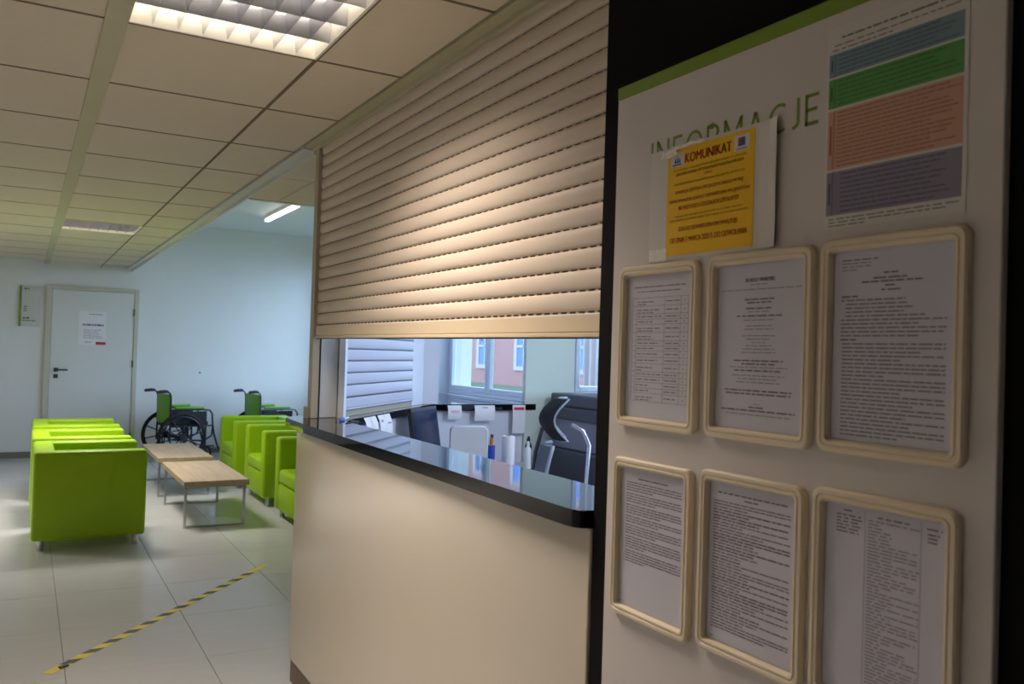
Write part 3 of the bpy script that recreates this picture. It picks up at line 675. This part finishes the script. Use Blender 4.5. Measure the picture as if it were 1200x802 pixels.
# ------------------------------------------------------------------ far door, sign, notice
dr = MB()
dr.box(0.205, 0.268, YF-0.03, YF-0.0005, 0, 2.145, r=0.004); dr.box(1.215, 1.268, YF-0.03, YF-0.0005, 0, 2.145, r=0.004); dr.box(0.268, 1.215, YF-0.03, YF-0.0005, 2.095, 2.145, r=0.004)
door = struct(dr.build('door_1', 'frame_beige'))
leaf = MB().box(0.272, 1.211, YF-0.022, YF-0.001, 0.008, 2.091, r=0.003).build('door_leaf', 'door_white', door)
hn = MB(); hn.box(0.315, 0.365, YF-0.03, YF-0.0222, 1.065, 1.115, r=0.004); hn.tube([(0.34, YF-0.03, 1.09), (0.34, YF-0.065, 1.09), (0.352, YF-0.072, 1.09), (0.47, YF-0.072, 1.09)], 0.010, 8)
hn.build('door_handle', 'steel_dark', leaf, True)
MB().box(0.315, 0.365, YF-0.03, YF-0.0222, 0.985, 1.035, r=0.004).build('lock_plate', 'steel_dark', leaf)
for z in (0.24, 1.18, 1.845): MB().tube([(1.213, YF-0.032, z-0.045), (1.213, YF-0.032, z+0.045)], 0.011, 8).build('hinge', 'steel_dark', leaf, True)
def wallpt(x0, x1, z0, z1, d, t=0.001): return (x0, x1, YF-d-t, YF-d, z0, z1)
dn = thing('door_notice', 'white printed notice with a red tag on the far door', 'notice', (0.735, YF-0.024, 1.41))
MB().box(*wallpt(0.577, 0.888, 1.41, 1.838, 0.0225)).build('notice_sheet', 'paper_white', dn)
tx = MB(); rr = random.Random(3)
def wline(mb, x0, x1, z, h, d, mi=None):
    x = x0
    while x < x1-0.004:
        w = min(rr.uniform(0.015, 0.05), x1-x); mb.box(*wallpt(x, x+w, z-h/2, z+h/2, d, 0.0005), mi=mi); x += w+0.008
wline(tx, 0.69, 0.85, 1.80, 0.010, 0.0237, 1); wline(tx, 0.62, 0.86, 1.665, 0.020, 0.0237, 0)
for z in (1.60, 1.575, 1.55, 1.525, 1.50): wline(tx, 0.63, 0.63+rr.uniform(0.12, 0.22), z, 0.007, 0.0237, 1)
wline(tx, 0.65, 0.72, 1.445, 0.01, 0.0237, 1)
o = tx.build('printed_text', ['notice_blue', 'ink_soft'], dn); o['kind'] = 'stuff'
MB().prism([(0.775, YF-0.0245), (0.89, YF-0.0245), (0.89, YF-0.0238), (0.775, YF-0.0238)], 1.415, 1.452).build('red_tag', 'paper_red', dn)
sg = thing('wall_sign', 'white room sign with a green left edge beside the far door', 'sign', (0.03, YF-0.01, 1.61))
MB().box(-0.085, 0.145, YF-0.018, YF-0.001, 1.615, 2.118, r=0.003).build('sign_plate', 'sign_plate', sg)
MB().box(-0.085, -0.058, YF-0.0195, YF-0.0185, 1.618, 2.115).build('green_edge', 'board_green', sg)
tx = MB()
wline(tx, -0.035, 0.02, 2.08, 0.016, 0.0185); wline(tx, -0.04, 0.03, 1.72, 0.02, 0.0185); wline(tx, -0.045, 0.105, 1.688, 0.012, 0.0185)
for z in (1.86, 1.835, 1.81): wline(tx, -0.035, 0.0, z, 0.010, 0.0185)
o = tx.build('printed_text', 'ink', sg); o['kind'] = 'stuff'

# ------------------------------------------------------------------ lime armchairs
def armchair():
    t = thing('lime_armchair', 'x', 'armchair', (0, 0, 0), 'lime green cube armchairs')
    D, Wd, H, b = 0.36, 0.39, 0.69, 0.078
    for s in (-1, 1):
        y0, y1 = (Wd-0.125, Wd) if s > 0 else (-Wd, -Wd+0.125)
        MB().box(-D, D, y0, y1, b, H, r=0.024, seg=3).build('armrest', 'lime_leather', t, True)
    MB().box(-D+0.001, -D+0.135, -Wd+0.1, Wd-0.1, b+0.001, H-0.001, r=0.022, seg=3).build('backrest', 'lime_leather', t, True)
    MB().box(-D+0.13, D-0.004, -Wd+0.122, Wd-0.122, b+0.004, 0.30, r=0.015, seg=2).build('seat_base', 'lime_leather', t, True)
    MB().box(-D+0.128, D-0.002, -Wd+0.121, Wd-0.121, 0.30, 0.425, r=0.035, seg=3).build('seat_cushion', 'lime_leather', t, True)
    for sx in (-1, 1):
        for sy in (-1, 1):
            MB().lathe([(0.018, 0), (0.022, 0.004), (0.022, 0.079)], (sx*(D-0.06), sy*(Wd-0.07), 0), 14).build('leg', 'chrome', t, True)
    return t
proto = armchair(); first = True
SPOTS = [(0.435, 7.04, 0, 'lime armchair nearest the floor tape, its side towards us'), (0.43, 8.03, 0, 'lime armchair in the middle of the left row'),
         (0.44, 9.12, 0, 'lime armchair at the door end of the left row'), (2.26, 7.00, math.pi, 'lime armchair of the right row, half hidden by the counter'),
         (2.27, 8.22, math.pi, 'lime armchair in the middle of the right row'), (2.24, 9.30, math.pi, 'lime armchair of the right row nearest the wheelchairs')]
for x, y, a, lab in SPOTS:
    o = proto if first else copy_tree(proto); first = False
    o.location = (x, y, 0); o.rotation_euler = (0, 0, a); o['label'] = lab

# ------------------------------------------------------------------ coffee tables
def coffee_table(x0, x1, y0, y1, label):
    t = thing('coffee_table', label, 'table', ((x0+x1)/2, (y0+y1)/2, 0), 'low tables between the armchairs')
    MB().box(x0, x1, y0, y1, 0.335, 0.378, r=0.003, seg=1).build('table_top', 'wood_top', t)
    for ya in (y0+0.06, y1-0.10):
        f = MB(); a = 0.010
        f.box(x0+0.015, x0+0.035, ya, ya+0.02, 0.0, 0.334); f.box(x1-0.035, x1-0.015, ya, ya+0.02, 0.0, 0.334)
        f.box(x0+0.035, x1-0.035, ya, ya+0.02, 0.0, 0.016); f.box(x0+0.035, x1-0.035, ya, ya+0.02, 0.318, 0.334)
        f.build('leg_frame', 'chrome', t)
coffee_table(1.118, 1.62, 7.08, 8.33, 'low wooden coffee table nearest the counter, on chrome frames')
coffee_table(1.118, 1.62, 8.62, 9.87, 'low wooden coffee table nearest the wheelchairs')

# ------------------------------------------------------------------ hazard tape on the floor
A = Vector((0.131, 4.242)); B = Vector((1.44, 5.76)); u = (B-A).normalized(); nn = Vector((-u.y, u.x)); L = (B-A).length; hw = 0.024
ht = thing('hazard_tape', 'yellow and black striped warning tape stuck across the floor', 'tape', ((A.x+B.x)/2, (A.y+B.y)/2, 0.0))
MB().prism([tuple(A+nn*hw), tuple(B+nn*hw), tuple(B-nn*hw), tuple(A-nn*hw)], 0.0002, 0.0010).build('tape_strip', 'tape_yellow', ht)
k = 0.14
while k < L-0.15:
    s0 = -0.041
    P = [A+u*(k)-nn*hw, A+u*(k+0.066)-nn*hw, A+u*(k+0.066+s0)+nn*hw, A+u*(k+s0)+nn*hw]
    MB().prism([tuple(p) for p in P], 0.0011, 0.0014).build('black_stripe', 'tape_black', ht); k += 0.146
cr = MB(); cr.prism([tuple(A+u*0.06-nn*0.02), tuple(A+u*0.10-nn*0.03), tuple(A+u*0.11-nn*0.008), tuple(A+u*0.07+nn*0.0)], 0.0015, 0.008); cr.build('torn_end', 'tape_black', ht)

# ------------------------------------------------------------------ wheelchairs
def arc(c, r, a0, a1, n, y):
    return [(c[0]+r*math.cos(a0+(a1-a0)*i/n), y, c[1]+r*math.sin(a0+(a1-a0)*i/n)) for i in range(n+1)]
def wheelchair(loc, label, framemat):
    t = thing('wheelchair', label, 'wheelchair', (0, 0, 0), 'green wheelchairs by the far wall')
    R = 0.30
    for s in (-1, 1):
        y = s*0.27
        w = MB().tube([(R*math.cos(2*math.pi*i/32)*0.94, y, R+R*math.sin(2*math.pi*i/32)*0.94) for i in range(32)], 0.024, 8, closed=True).build('wheel', 'tyre', t, True)
        MB().tube([(0.255*math.cos(2*math.pi*i/28), y+s*0.035, R+0.255*math.sin(2*math.pi*i/28)) for i in range(28)], 0.010, 6, closed=True).build('hand_rim', 'wheelchair_black', w, True)
        MB().lathe([(0.035, -0.03), (0.04, -0.025), (0.04, 0.025), (0.035, 0.03)], (0, y, R), 14, axis='y').build('hub', 'wheelchair_black', w, True)
        for i in range(10):
            a = 2*math.pi*i/10+0.2
            MB().tube([(0.03*math.cos(a), y, R+0.03*math.sin(a)), (0.275*math.cos(a), y, R+0.275*math.sin(a))], 0.008, 6).build('spoke', 'wheelchair_black', w)
        yi = s*0.22
        MB().tube([(-0.13, yi, 0.24), (-0.125, yi, 0.50), (-0.13, yi, 0.80), (-0.145, yi, 0.845), (-0.18, yi, 0.865), (-0.25, yi, 0.868)], 0.0115).build('back_post', framemat, t, True)
        MB().tube([(-0.17, yi, 0.865), (-0.21, yi, 0.868), (-0.28, yi, 0.862), (-0.295, yi, 0.855)], 0.020, 10, rs=[0.017, 0.021, 0.019, 0.017]).build('push_grip', 'wheelchair_black', t, True)
        MB().tube([(-0.12, yi, 0.635), (0.30, yi, 0.635), (0.37, yi, 0.625), (0.40, yi, 0.58), (0.41, yi, 0.45), (0.43, yi, 0.33), (0.47, yi, 0.20), (0.50, yi, 0.13)], 0.0115).build('side_tube', framemat, t, True)
        MB().box(-0.08, 0.29, yi-0.026, yi+0.026, 0.648, 0.676, r=0.010).build('arm_pad', 'wheelchair_green', t, True)
        MB().box(-0.10, 0.33, yi-0.006, yi+0.006, 0.46, 0.615, r=0.004).build('side_panel', 'wheelchair_black', t)
        MB().tube([(-0.13, yi, 0.43), (0.41, yi, 0.43)], 0.0115).tube([(-0.13, yi, 0.27), (0.30, yi, 0.24), (0.40, yi, 0.30), (0.415, yi, 0.43)], 0.0115).tube([(0.32, yi, 0.43), (0.32, yi, 0.17)], 0.012).build('lower_frame', framemat, t, True)
        c = MB().tube([(0.32+0.075*math.cos(2*math.pi*i/20), yi, 0.09+0.075*math.sin(2*math.pi*i/20)) for i in range(20)], 0.0145, 8, closed=True).build('caster', 'tyre', t, True)
        MB().tube([(0.32, yi-0.024, 0.09), (0.32, yi-0.024, 0.17), (0.32, yi+0.024, 0.17), (0.32, yi+0.024, 0.09)], 0.007).lathe([(0.03, -0.02), (0.03, 0.02)], (0.32, yi, 0.09), 10, axis='y').build('fork', 'wheelchair_black', c)
        MB().box(0.44, 0.60, yi-0.085 if s > 0 else yi-0.01, yi+0.01 if s > 0 else yi+0.085, 0.115, 0.13, r=0.004).build('footplate', 'wheelchair_black', t)
    MB().box(-0.145, -0.12, -0.205, 0.205, 0.46, 0.83, r=0.011).build('back_rest', 'wheelchair_green', t, True)
    MB().box(-0.11, 0.36, -0.205, 0.205, 0.435, 0.485, r=0.012).build('seat', 'wheelchair_black', t, True)
    MB().tube([(0.1, -0.21, 0.42), (0.1, 0.21, 0.26)], 0.011).tube([(0.14, 0.21, 0.42), (0.14, -0.21, 0.26)], 0.011).tube([(0, -0.25, 0.30), (0, 0.25, 0.30)], 0.012).build('cross_brace', framemat, t, True)
    t.location = loc; t.rotation_euler = (0, 0, math.radians(13))
    return t
wheelchair((1.665, 11.50, 0), 'black and green wheelchair beside the far door', 'wheelchair_black')
wheelchair((2.76, 11.50, 0), 'grey framed green wheelchair behind the right armchairs', 'wheelchair_grey')

# ------------------------------------------------------------------ inside the office
dk = thing('office_desk', 'pale office desk below the black ledge', 'desk', (2.3, 4.4, 0))
MB().prism([(2.02, 4.30), (2.12, 4.22), (2.62, 4.22), (2.84, 4.50), (2.84, 4.80), (2.27, 4.80), (2.02, 4.515)], 0.735, 0.76, r=0.003).build('desk_top', 'desk_laminate', dk)
for x, ya in ((2.30, 4.25), (2.80, 4.50)): MB().box(x-0.015, x+0.015, ya, 4.78, 0.0, 0.735).build('side_panel', 'desk_laminate', dk)
cd = thing('counter_desk', 'low pale desk behind the reception counter', 'desk', (1.55, 3.0, 0))
MB().box(1.30, 1.80, 1.7, 3.5, 0.70, 0.725, r=0.003).build('desk_top', 'desk_laminate', cd)
for y in (1.75, 3.44): MB().box(1.32, 1.78, y, y+0.03, 0, 0.70).build('side_panel', 'desk_laminate', cd)
# monitor by the angled shutter
mo = thing('computer_monitor', 'black computer monitor with dark blue screen in front of the pale shutter', 'monitor', (2.05, 4.40, 0.761))
wv = Vector((0.70, 0.714, 0)); nv = Vector((0.714, -0.70, 0)); up = Vector((0.0, 0.0, 1.0))
tilt = (up-nv*0.16).normalized(); nv2 = (nv+up*0.16).normalized()
def obox(mb, c, hx, hy, hz, a, b, d):
    c = Vector(c); vs = [c+a*(sx*hx)+b*(sy*hy)+d*(sz*hz) for sz in (-1, 1) for sx, sy in ((-1, -1), (1, -1), (1, 1), (-1, 1))]
    fs = [(0, 3, 2, 1), (4, 5, 6, 7), (0, 1, 5, 4), (1, 2, 6, 5), (2, 3, 7, 6), (3, 0, 4, 7)]
    if a.cross(b).dot(d) < 0: fs = [f[::-1] for f in fs]
    return mb.add(vs, fs)
mc = Vector((1.975, 4.425, 1.0))
obox(MB(), mc, 0.20, 0.145, 0.012, wv, tilt, nv2).build('monitor_case', 'plastic_black', mo)
obox(MB(), mc+nv2*0.013, 0.188, 0.128, 0.001, wv, tilt, nv2).build('screen', 'screen_dark', mo)
st = MB(); obox(st, mc-nv2*0.03-Vector((0, 0, 0.12)), 0.03, 0.11, 0.012, wv, up, nv); st.build('stand_neck', 'plastic_black', mo)
MB().lathe([(0.085, 0.761), (0.085, 0.770), (0.03, 0.780)], (2.05, 4.40, 0), 20).build('stand_foot', 'plastic_black', mo, True)
# white display seen from behind
wd = thing('white_display', 'white rounded display seen from behind on the office desk', 'monitor', (2.185, 4.36, 0.761))
wc = Vector((2.205, 4.33, 0.925)); wa_ = Vector((0.93, -0.36, 0)); wn_ = Vector((-0.36, -0.93, 0))
pp = rrect(0.22, 0.24, 0.03, 4); vs = []
for dep, shr in ((-0.012, 0), (0.012, 0), (0.02, 0.012)):
    vs += [wc+wa_*(a*(1-shr*4))+up*(b*(1-shr*4))+wn_*dep for a, b in pp]
n = len(pp); fs = [tuple(range(n-1, -1, -1)), tuple(range(2*n, 3*n))]+[(i*n+j, i*n+(j+1)%n, (i+1)*n+(j+1)%n, (i+1)*n+j) for i in range(2) for j in range(n)]
MB().add(vs, fs).build('display_case', 'plastic_white', wd, True)
MB().lathe([(0.07, 0.761), (0.07, 0.768), (0.02, 0.776), (0.018, 0.82)], (wc.x, wc.y, 0), 18).build('display_stand', 'plastic_white', wd, True)
# pen pot
pt = thing('pen_pot', 'blue pot of tools with orange handles on the desk', 'pot', (2.43, 4.50, 0.761))
MB().lathe([(0.030, 0.761), (0.034, 0.764), (0.036, 0.91), (0.031, 0.91), (0.029, 0.77)], (2.43, 4.50, 0), 16).build('pot', 'pot_blue', pt, True)
for dx, dy, m, h in ((-0.012, 0, 'plastic_black', 0.985), (0.014, 0.006, 'plastic_dark', 0.975), (0.0, -0.016, 'orange', 0.955), (-0.004, 0.014, 'orange', 0.965)):
    MB().tube([(2.43+dx*0.6, 4.50+dy*0.6, 0.78), (2.43+dx*1.6, 4.50+dy*1.6, h)], 0.007, 8, rs=[0.005, 0.010]).build('tool', m, pt, True)
pr = thing('paper_towel_roll', 'white paper roll standing beside the blue pot', 'paper roll', (2.56, 4.50, 0.761))
MB().lathe([(0.016, 0.763), (0.038, 0.763), (0.040, 0.768), (0.040, 0.960), (0.038, 0.965), (0.016, 0.965)], (2.56, 4.50, 0), 20).build('roll', 'paper_white', pr, True)
MB().lathe([(0.014, 0.762), (0.0155, 0.763), (0.0155, 0.967), (0.013, 0.967), (0.013, 0.80)], (2.56, 4.50, 0), 14).build('core', 'wood_edge', pr, True)
def bottle(x, y, h, r, body, cap, label):
    t = thing('bottle', label, 'bottle', (x, y, 0.761)); z = 0.761
    MB().lathe([(r*0.9, z), (r, z+0.006), (r, z+h*0.68), (r*0.85, z+h*0.75), (r*0.45, z+h*0.8), (r*0.42, z+h*0.84)], (x, y, 0), 18).build('bottle_body', body, t, True)
    MB().lathe([(r*0.52, z+h*0.842), (r*0.52, z+h*0.93), (r*0.35, z+h*0.94), (r*0.35, z+h)], (x, y, 0), 14).build('cap', cap, t, True)
    return t
bottle(2.70, 4.50, 0.168, 0.021, 'plastic_white', 'plastic_white', 'small white bottle beside the office chair')
bottle(2.775, 4.62, 0.185, 0.022, 'plastic_black', 'plastic_black', 'dark bottle just behind the white bottle')
# papers stuck along the ledges
def sheet(p, a, w, h, out, label, hdr=None, lean=0.012, name='taped_sheet'):
    t = thing(name, label, 'paper', (p.x, p.y, p.z-h), 'sheets taped under the ledges'); n = 5; vs = []; fs = []
    for k in range(n+1):
        z = p.z-h*k/n; o_ = out*(0.002+lean*math.sin(math.pi*k/n*0.9))
        for q in (-0.5, 0.5): vs.append(p+a*(q*w)+o_+Vector((0, 0, z-p.z)))
    m = len(vs); vs += [v-out*0.0008 for v in vs]
    for k in range(n): fs += [(2*k, 2*k+1, 2*k+3, 2*k+2), (m+2*k, m+2*k+2, m+2*k+3, m+2*k+1)]
    MB().add(vs, fs).build('sheet', 'paper_white', t, True)
    if hdr:
        mname, z0, z1, f0, f1 = hdr; vv = []
        for z in (z0, z1):
            o_ = out*(0.0035+lean*math.sin(math.pi*z*0.9))
            for q in (f0, f1): vv.append(p+a*(q*w)+o_-Vector((0, 0, h*z)))
        MB().add(vv, [(0, 1, 3, 2)]).build('printed_block', mname, t)
    return t
X1 = Vector((1, 0, 0)); OY = Vector((0, -1, 0))
sheet(Vector((2.350, 4.829, 1.128)), X1, 0.095, 0.085, OY, 'small taped sheet nearest the monitor, under the window ledge', ('paper_pink', 0.35, 0.55, -0.3, 0.3))
sheet(Vector((2.563, 4.829, 1.128)), X1, 0.145, 0.098, OY, 'wide taped sheet in the middle, under the window ledge', ('ink_soft', 0.12, 0.18, -0.1, 0.15))
sheet(Vector((2.818, 4.829, 1.130)), X1, 0.095, 0.185, OY, 'long taped sheet with a red header under the window ledge', ('paper_red', 0.08, 0.18, -0.4, 0.4), lean=0.006)
a3 = Vector((D2.x, D2.y, 0)); o3 = Vector((-N2.x, -N2.y, 0))
for s_, h, lab, hdr in ((0.20, 0.10, 'taped slip with a pink blot under the angled worktop, leftmost of four', ('paper_red', 0.62, 0.86, -0.1, 0.3)), (0.27, 0.10, 'plain taped slip under the angled worktop, second of four from the left', None),
                   (0.385, 0.115, 'taped slip under the angled worktop, third of four from the left', ('ink_soft', 0.2, 0.3, -0.2, 0.1)), (0.475, 0.135, 'longest taped slip under the angled worktop, nearest the monitor', ('ink_soft', 0.3, 0.36, -0.2, 0.3))):
    pq = Vector((1.316, 3.79, 1.132))+a3*s_
    sheet(pq, a3, 0.085, h, o3, lab, hdr, lean=0.02)
# pen on the counter
pn = thing('ballpoint_pen', 'blue and white pen lying on the black worktop by the post', 'pen', (1.29, 3.80, ZW))
q0 = Vector((1.235, 3.70, ZW+0.0072)); qd = Vector((0.55, 0.83, 0)).normalized()
MB().tube([q0, q0+qd*0.01, q0+qd*0.065], 0.006, 8, rs=[0.003, 0.0065, 0.0065]).build('pen_cap', 'pen_blue', pn, True)
MB().tube([q0+qd*0.065, q0+qd*0.14, q0+qd*0.155], 0.005, 8, rs=[0.0052, 0.0052, 0.002]).build('pen_barrel', 'plastic_white', pn, True)
# office chair
oc = thing('office_chair', 'dark high-backed office chair with a silver arm in front of the copier', 'office chair', (2.64, 3.93, 0))
bx, by = 2.64, 3.93
fw = Vector((0.86, -0.50, 0)).normalized(); sd = Vector((-fw.y, fw.x, 0))
def CH(f, s, z): v = Vector((bx, by, 0))+fw*f+sd*s; return Vector((v.x, v.y, z))
for i in range(5):
    a = 2*math.pi*i/5+0.3; d = Vector((math.cos(a), math.sin(a), 0))
    MB().tube([Vector((bx, by, 0.11)), Vector((bx, by, 0.09))+d*0.15, Vector((bx, by, 0.075))+d*0.28], 0.02, 8, rs=[0.028, 0.02, 0.015]).build('base_leg', 'plastic_black', oc, True)
    cc = Vector((bx, by, 0.03))+d*0.28; MB().lathe([(0.02, -0.02), (0.029, -0.015), (0.029, 0.015), (0.02, 0.02)], cc, 12, axis='y').build('caster', 'plastic_black', oc, True)
MB().lathe([(0.028, 0.09), (0.028, 0.28), (0.018, 0.285), (0.018, 0.42)], (bx, by, 0), 14).build('gas_column', 'chrome', oc, True)
vs = []; fs = []; nS, nF = 8, 8
for side in (0, 1):
    for i in range(nF+1):
        for j in range(nS+1):
            f = -0.22+0.46*i/nF; s = -0.24+0.48*j/nS; e = (1-(2*i/nF-1)**4)*(1-(2*j/nS-1)**4)
            vs.append(CH(f, s, 0.47+0.02*e if side else 0.42-0.01*e))
def grid(o, flip): return [((o+i*(nS+1)+j, o+(i+1)*(nS+1)+j, o+(i+1)*(nS+1)+j+1, o+i*(nS+1)+j+1)[::-1 if flip else 1]) for i in range(nF) for j in range(nS)]
m0 = (nF+1)*(nS+1); fs = grid(0, True)+grid(m0, False)
per = [j for j in range(nS+1)]+[i*(nS+1)+nS for i in range(1, nF+1)]+[nF*(nS+1)+j for j in range(nS-1, -1, -1)]+[i*(nS+1) for i in range(nF-1, 0, -1)]
fs += [(per[k], per[(k+1)%len(per)], per[(k+1)%len(per)]+m0, per[k]+m0) for k in range(len(per))]
MB().add(vs, fs).build('seat', 'plastic_black', oc, True)
def panel(name, m, z0, z1, w0, w1, bow, fcen, th):
    """curved back panel: bows backwards between its sides"""
    vs = []; fs = []; nz, ns = 8, 8
    for side in (0, 1):
        for i in range(nz+1):
            t_ = i/nz; w = (w0+(w1-w0)*t_)*(1-0.25*abs(2*t_-1)**4)
            for j in range(ns+1):
                s = (2*j/ns-1); vs.append(CH(fcen-bow*math.sin(math.pi*t_)*0.6+0.05*s*s-(th if side else 0), s*w, z0+(z1-z0)*t_))
    def g(o, fl): return [((o+i*(ns+1)+j, o+(i+1)*(ns+1)+j, o+(i+1)*(ns+1)+j+1, o+i*(ns+1)+j+1)[::-1 if fl else 1]) for i in range(nz) for j in range(ns)]
    mm = (nz+1)*(ns+1); fs = g(0, True)+g(mm, False)
    per = [j for j in range(ns+1)]+[i*(ns+1)+ns for i in range(1, nz+1)]+[nz*(ns+1)+j for j in range(ns-1, -1, -1)]+[i*(ns+1) for i in range(nz-1, 0, -1)]
    fs += [(per[k], per[(k+1)%len(per)], per[(k+1)%len(per)]+mm, per[k]+mm) for k in range(len(per))]
    o = MB().add(vs, fs).build(name, m, oc, True); return o, [vs[p] for p in per]
o, per = panel('headrest', 'headrest_fabric', 1.00, 1.225, 0.15, 0.15, 0.13, -0.08, 0.030)
MB().tube(per, 0.006, 6, closed=True).build('headrest_rim', 'rim_grey', oc, True)
o, per = panel('backrest', 'mesh_grey', 0.52, 0.97, 0.22, 0.19, 0.07, -0.16, 0.012)
MB().tube(per, 0.011, 6, closed=True).build('back_rim', 'rim_grey', oc, True)
MB().tube([CH(-0.02, 0, 0.42), CH(-0.22, 0, 0.44), CH(-0.235, 0, 0.60), CH(-0.20, 0, 0.92), CH(-0.165, 0, 1.06)], 0.011).build('back_support', 'plastic_dark', oc, True)
for s in (-1, 1):
    MB().tube([CH(-0.02, s*0.26, 0.40), CH(0.02, s*0.29, 0.55), CH(0.06, s*0.29, 0.80), CH(0.07, s*0.285, 1.0), CH(0.04, s*0.27, 1.07), CH(-0.02, s*0.25, 1.10)] if s < 0 else
              [CH(-0.02, s*0.26, 0.40), CH(0.02, s*0.29, 0.55), CH(0.04, s*0.29, 0.68), CH(-0.14, s*0.27, 0.72)], 0.011, 10).build('arm_tube', 'chrome', oc, True)
# copier
cpx = thing('office_copier', 'large grey office copier behind the dark chair', 'copier', (3.3, 4.5, 0))
MB().box(3.020, 3.710, 4.24, 4.80, 0.04, 0.86, r=0.012).build('copier_body', 'plastic_dark', cpx)
for k in range(3): MB().box(3.150, 3.670, 4.225, 4.239, 0.10+k*0.17, 0.25+k*0.17, r=0.004).build('paper_drawer', 'plastic_grey', cpx)
MB().box(3.160, 3.690, 4.50, 4.80, 0.861, 1.05).build('rear_column', 'plastic_grey', cpx)
MB().box(3.160, 3.710, 4.225, 4.49, 0.861, 0.875, r=0.003).build('paper_exit_tray', 'plastic_black', cpx)
MB().box(3.060, 3.159, 4.225, 4.80, 0.861, 1.05, r=0.006).build('side_column', 'plastic_grey', cpx)
MB().box(3.030, 3.710, 4.22, 4.80, 1.051, 1.13, r=0.010).build('scanner_unit', 'plastic_dark', cpx)
MB().box(3.035, 3.690, 4.27, 4.79, 1.131, 1.215, r=0.014).build('document_feeder', 'plastic_dark', cpx)
MB().prism([(3.0, 4.12), (3.30, 4.12), (3.30, 4.219), (3.0, 4.219)], 1.07, 1.10, r=0.004).build('control_panel', 'plastic_black', cpx)
MB().box(3.040, 3.690, 4.26, 4.78, 0.0, 0.039).build('copier_base', 'plastic_black', cpx)
# curtain by the second office window
cu = MB(); nb = 60; vs = []; fs = []
for i in range(nb+1):
    x = 3.30+0.55*i/nb; y = 4.80+0.014*math.sin(i*1.05)
    for dy in (0, 0.002):
        for z in (1.26, 2.42): vs.append((x, y+dy, z))
for i in range(nb):
    a = i*4; b = a+4; fs += [(a, b, b+1, a+1), (a+2, a+3, b+3, b+2), (a, a+2, b+2, b), (a+1, b+1, b+3, a+3)]
tag(cu.add(vs, fs).build('window_curtain', 'curtain', None, True), 'pale curtain beside the window above the copier', 'curtain')

# ------------------------------------------------------------------ outside the office window
gr = MB(); gr.box(5.65, 60, -20, 80, -0.05, 0.05); gr.box(3.9, 5.65, 5.0, 80, -0.05, 0.05); gr.box(3.2, 3.9, 5.0, 7.9, -0.05, 0.05)
struct(gr.build('ground', 'grass'))
XF = 19.0
bd = thing('brick_building', 'pink brick building with white framed windows outside the office window', 'building', (XF+1, 36, 0.05))
MB().box(XF, XF+0.4, 16, 60, 0.05, 9).build('brick_wall', 'far_brick', bd)
for yc in [24.7, 28.2, 32.2, 35.85, 44, 47.5]:
    for zb in (0.75, 4.3):
        f = MB(); x0, x1 = XF-0.06, XF-0.005
        for a, b, c_, d in ((yc-0.85, yc-0.6, zb, zb+2.3), (yc+0.6, yc+0.85, zb, zb+2.3), (yc-0.6, yc+0.6, zb, zb+0.18), (yc-0.6, yc+0.6, zb+2.1, zb+2.3), (yc-0.6, yc+0.6, zb+1.02, zb+1.12), (yc-0.04, yc+0.04, zb+0.18, zb+2.1)): f.box(x0, x1, a, b, c_, d)
        f = f.build('window', 'facade_white', bd)
        MB().box(XF-0.02, XF-0.001, yc-0.6, yc+0.6, zb+0.18, zb+2.1).build('pane', 'facade_glass', f)
MB().box(XF-0.06, XF-0.005, 37.6, 38.5, 0.05, 9).build('white_pilaster', 'facade_white', bd)
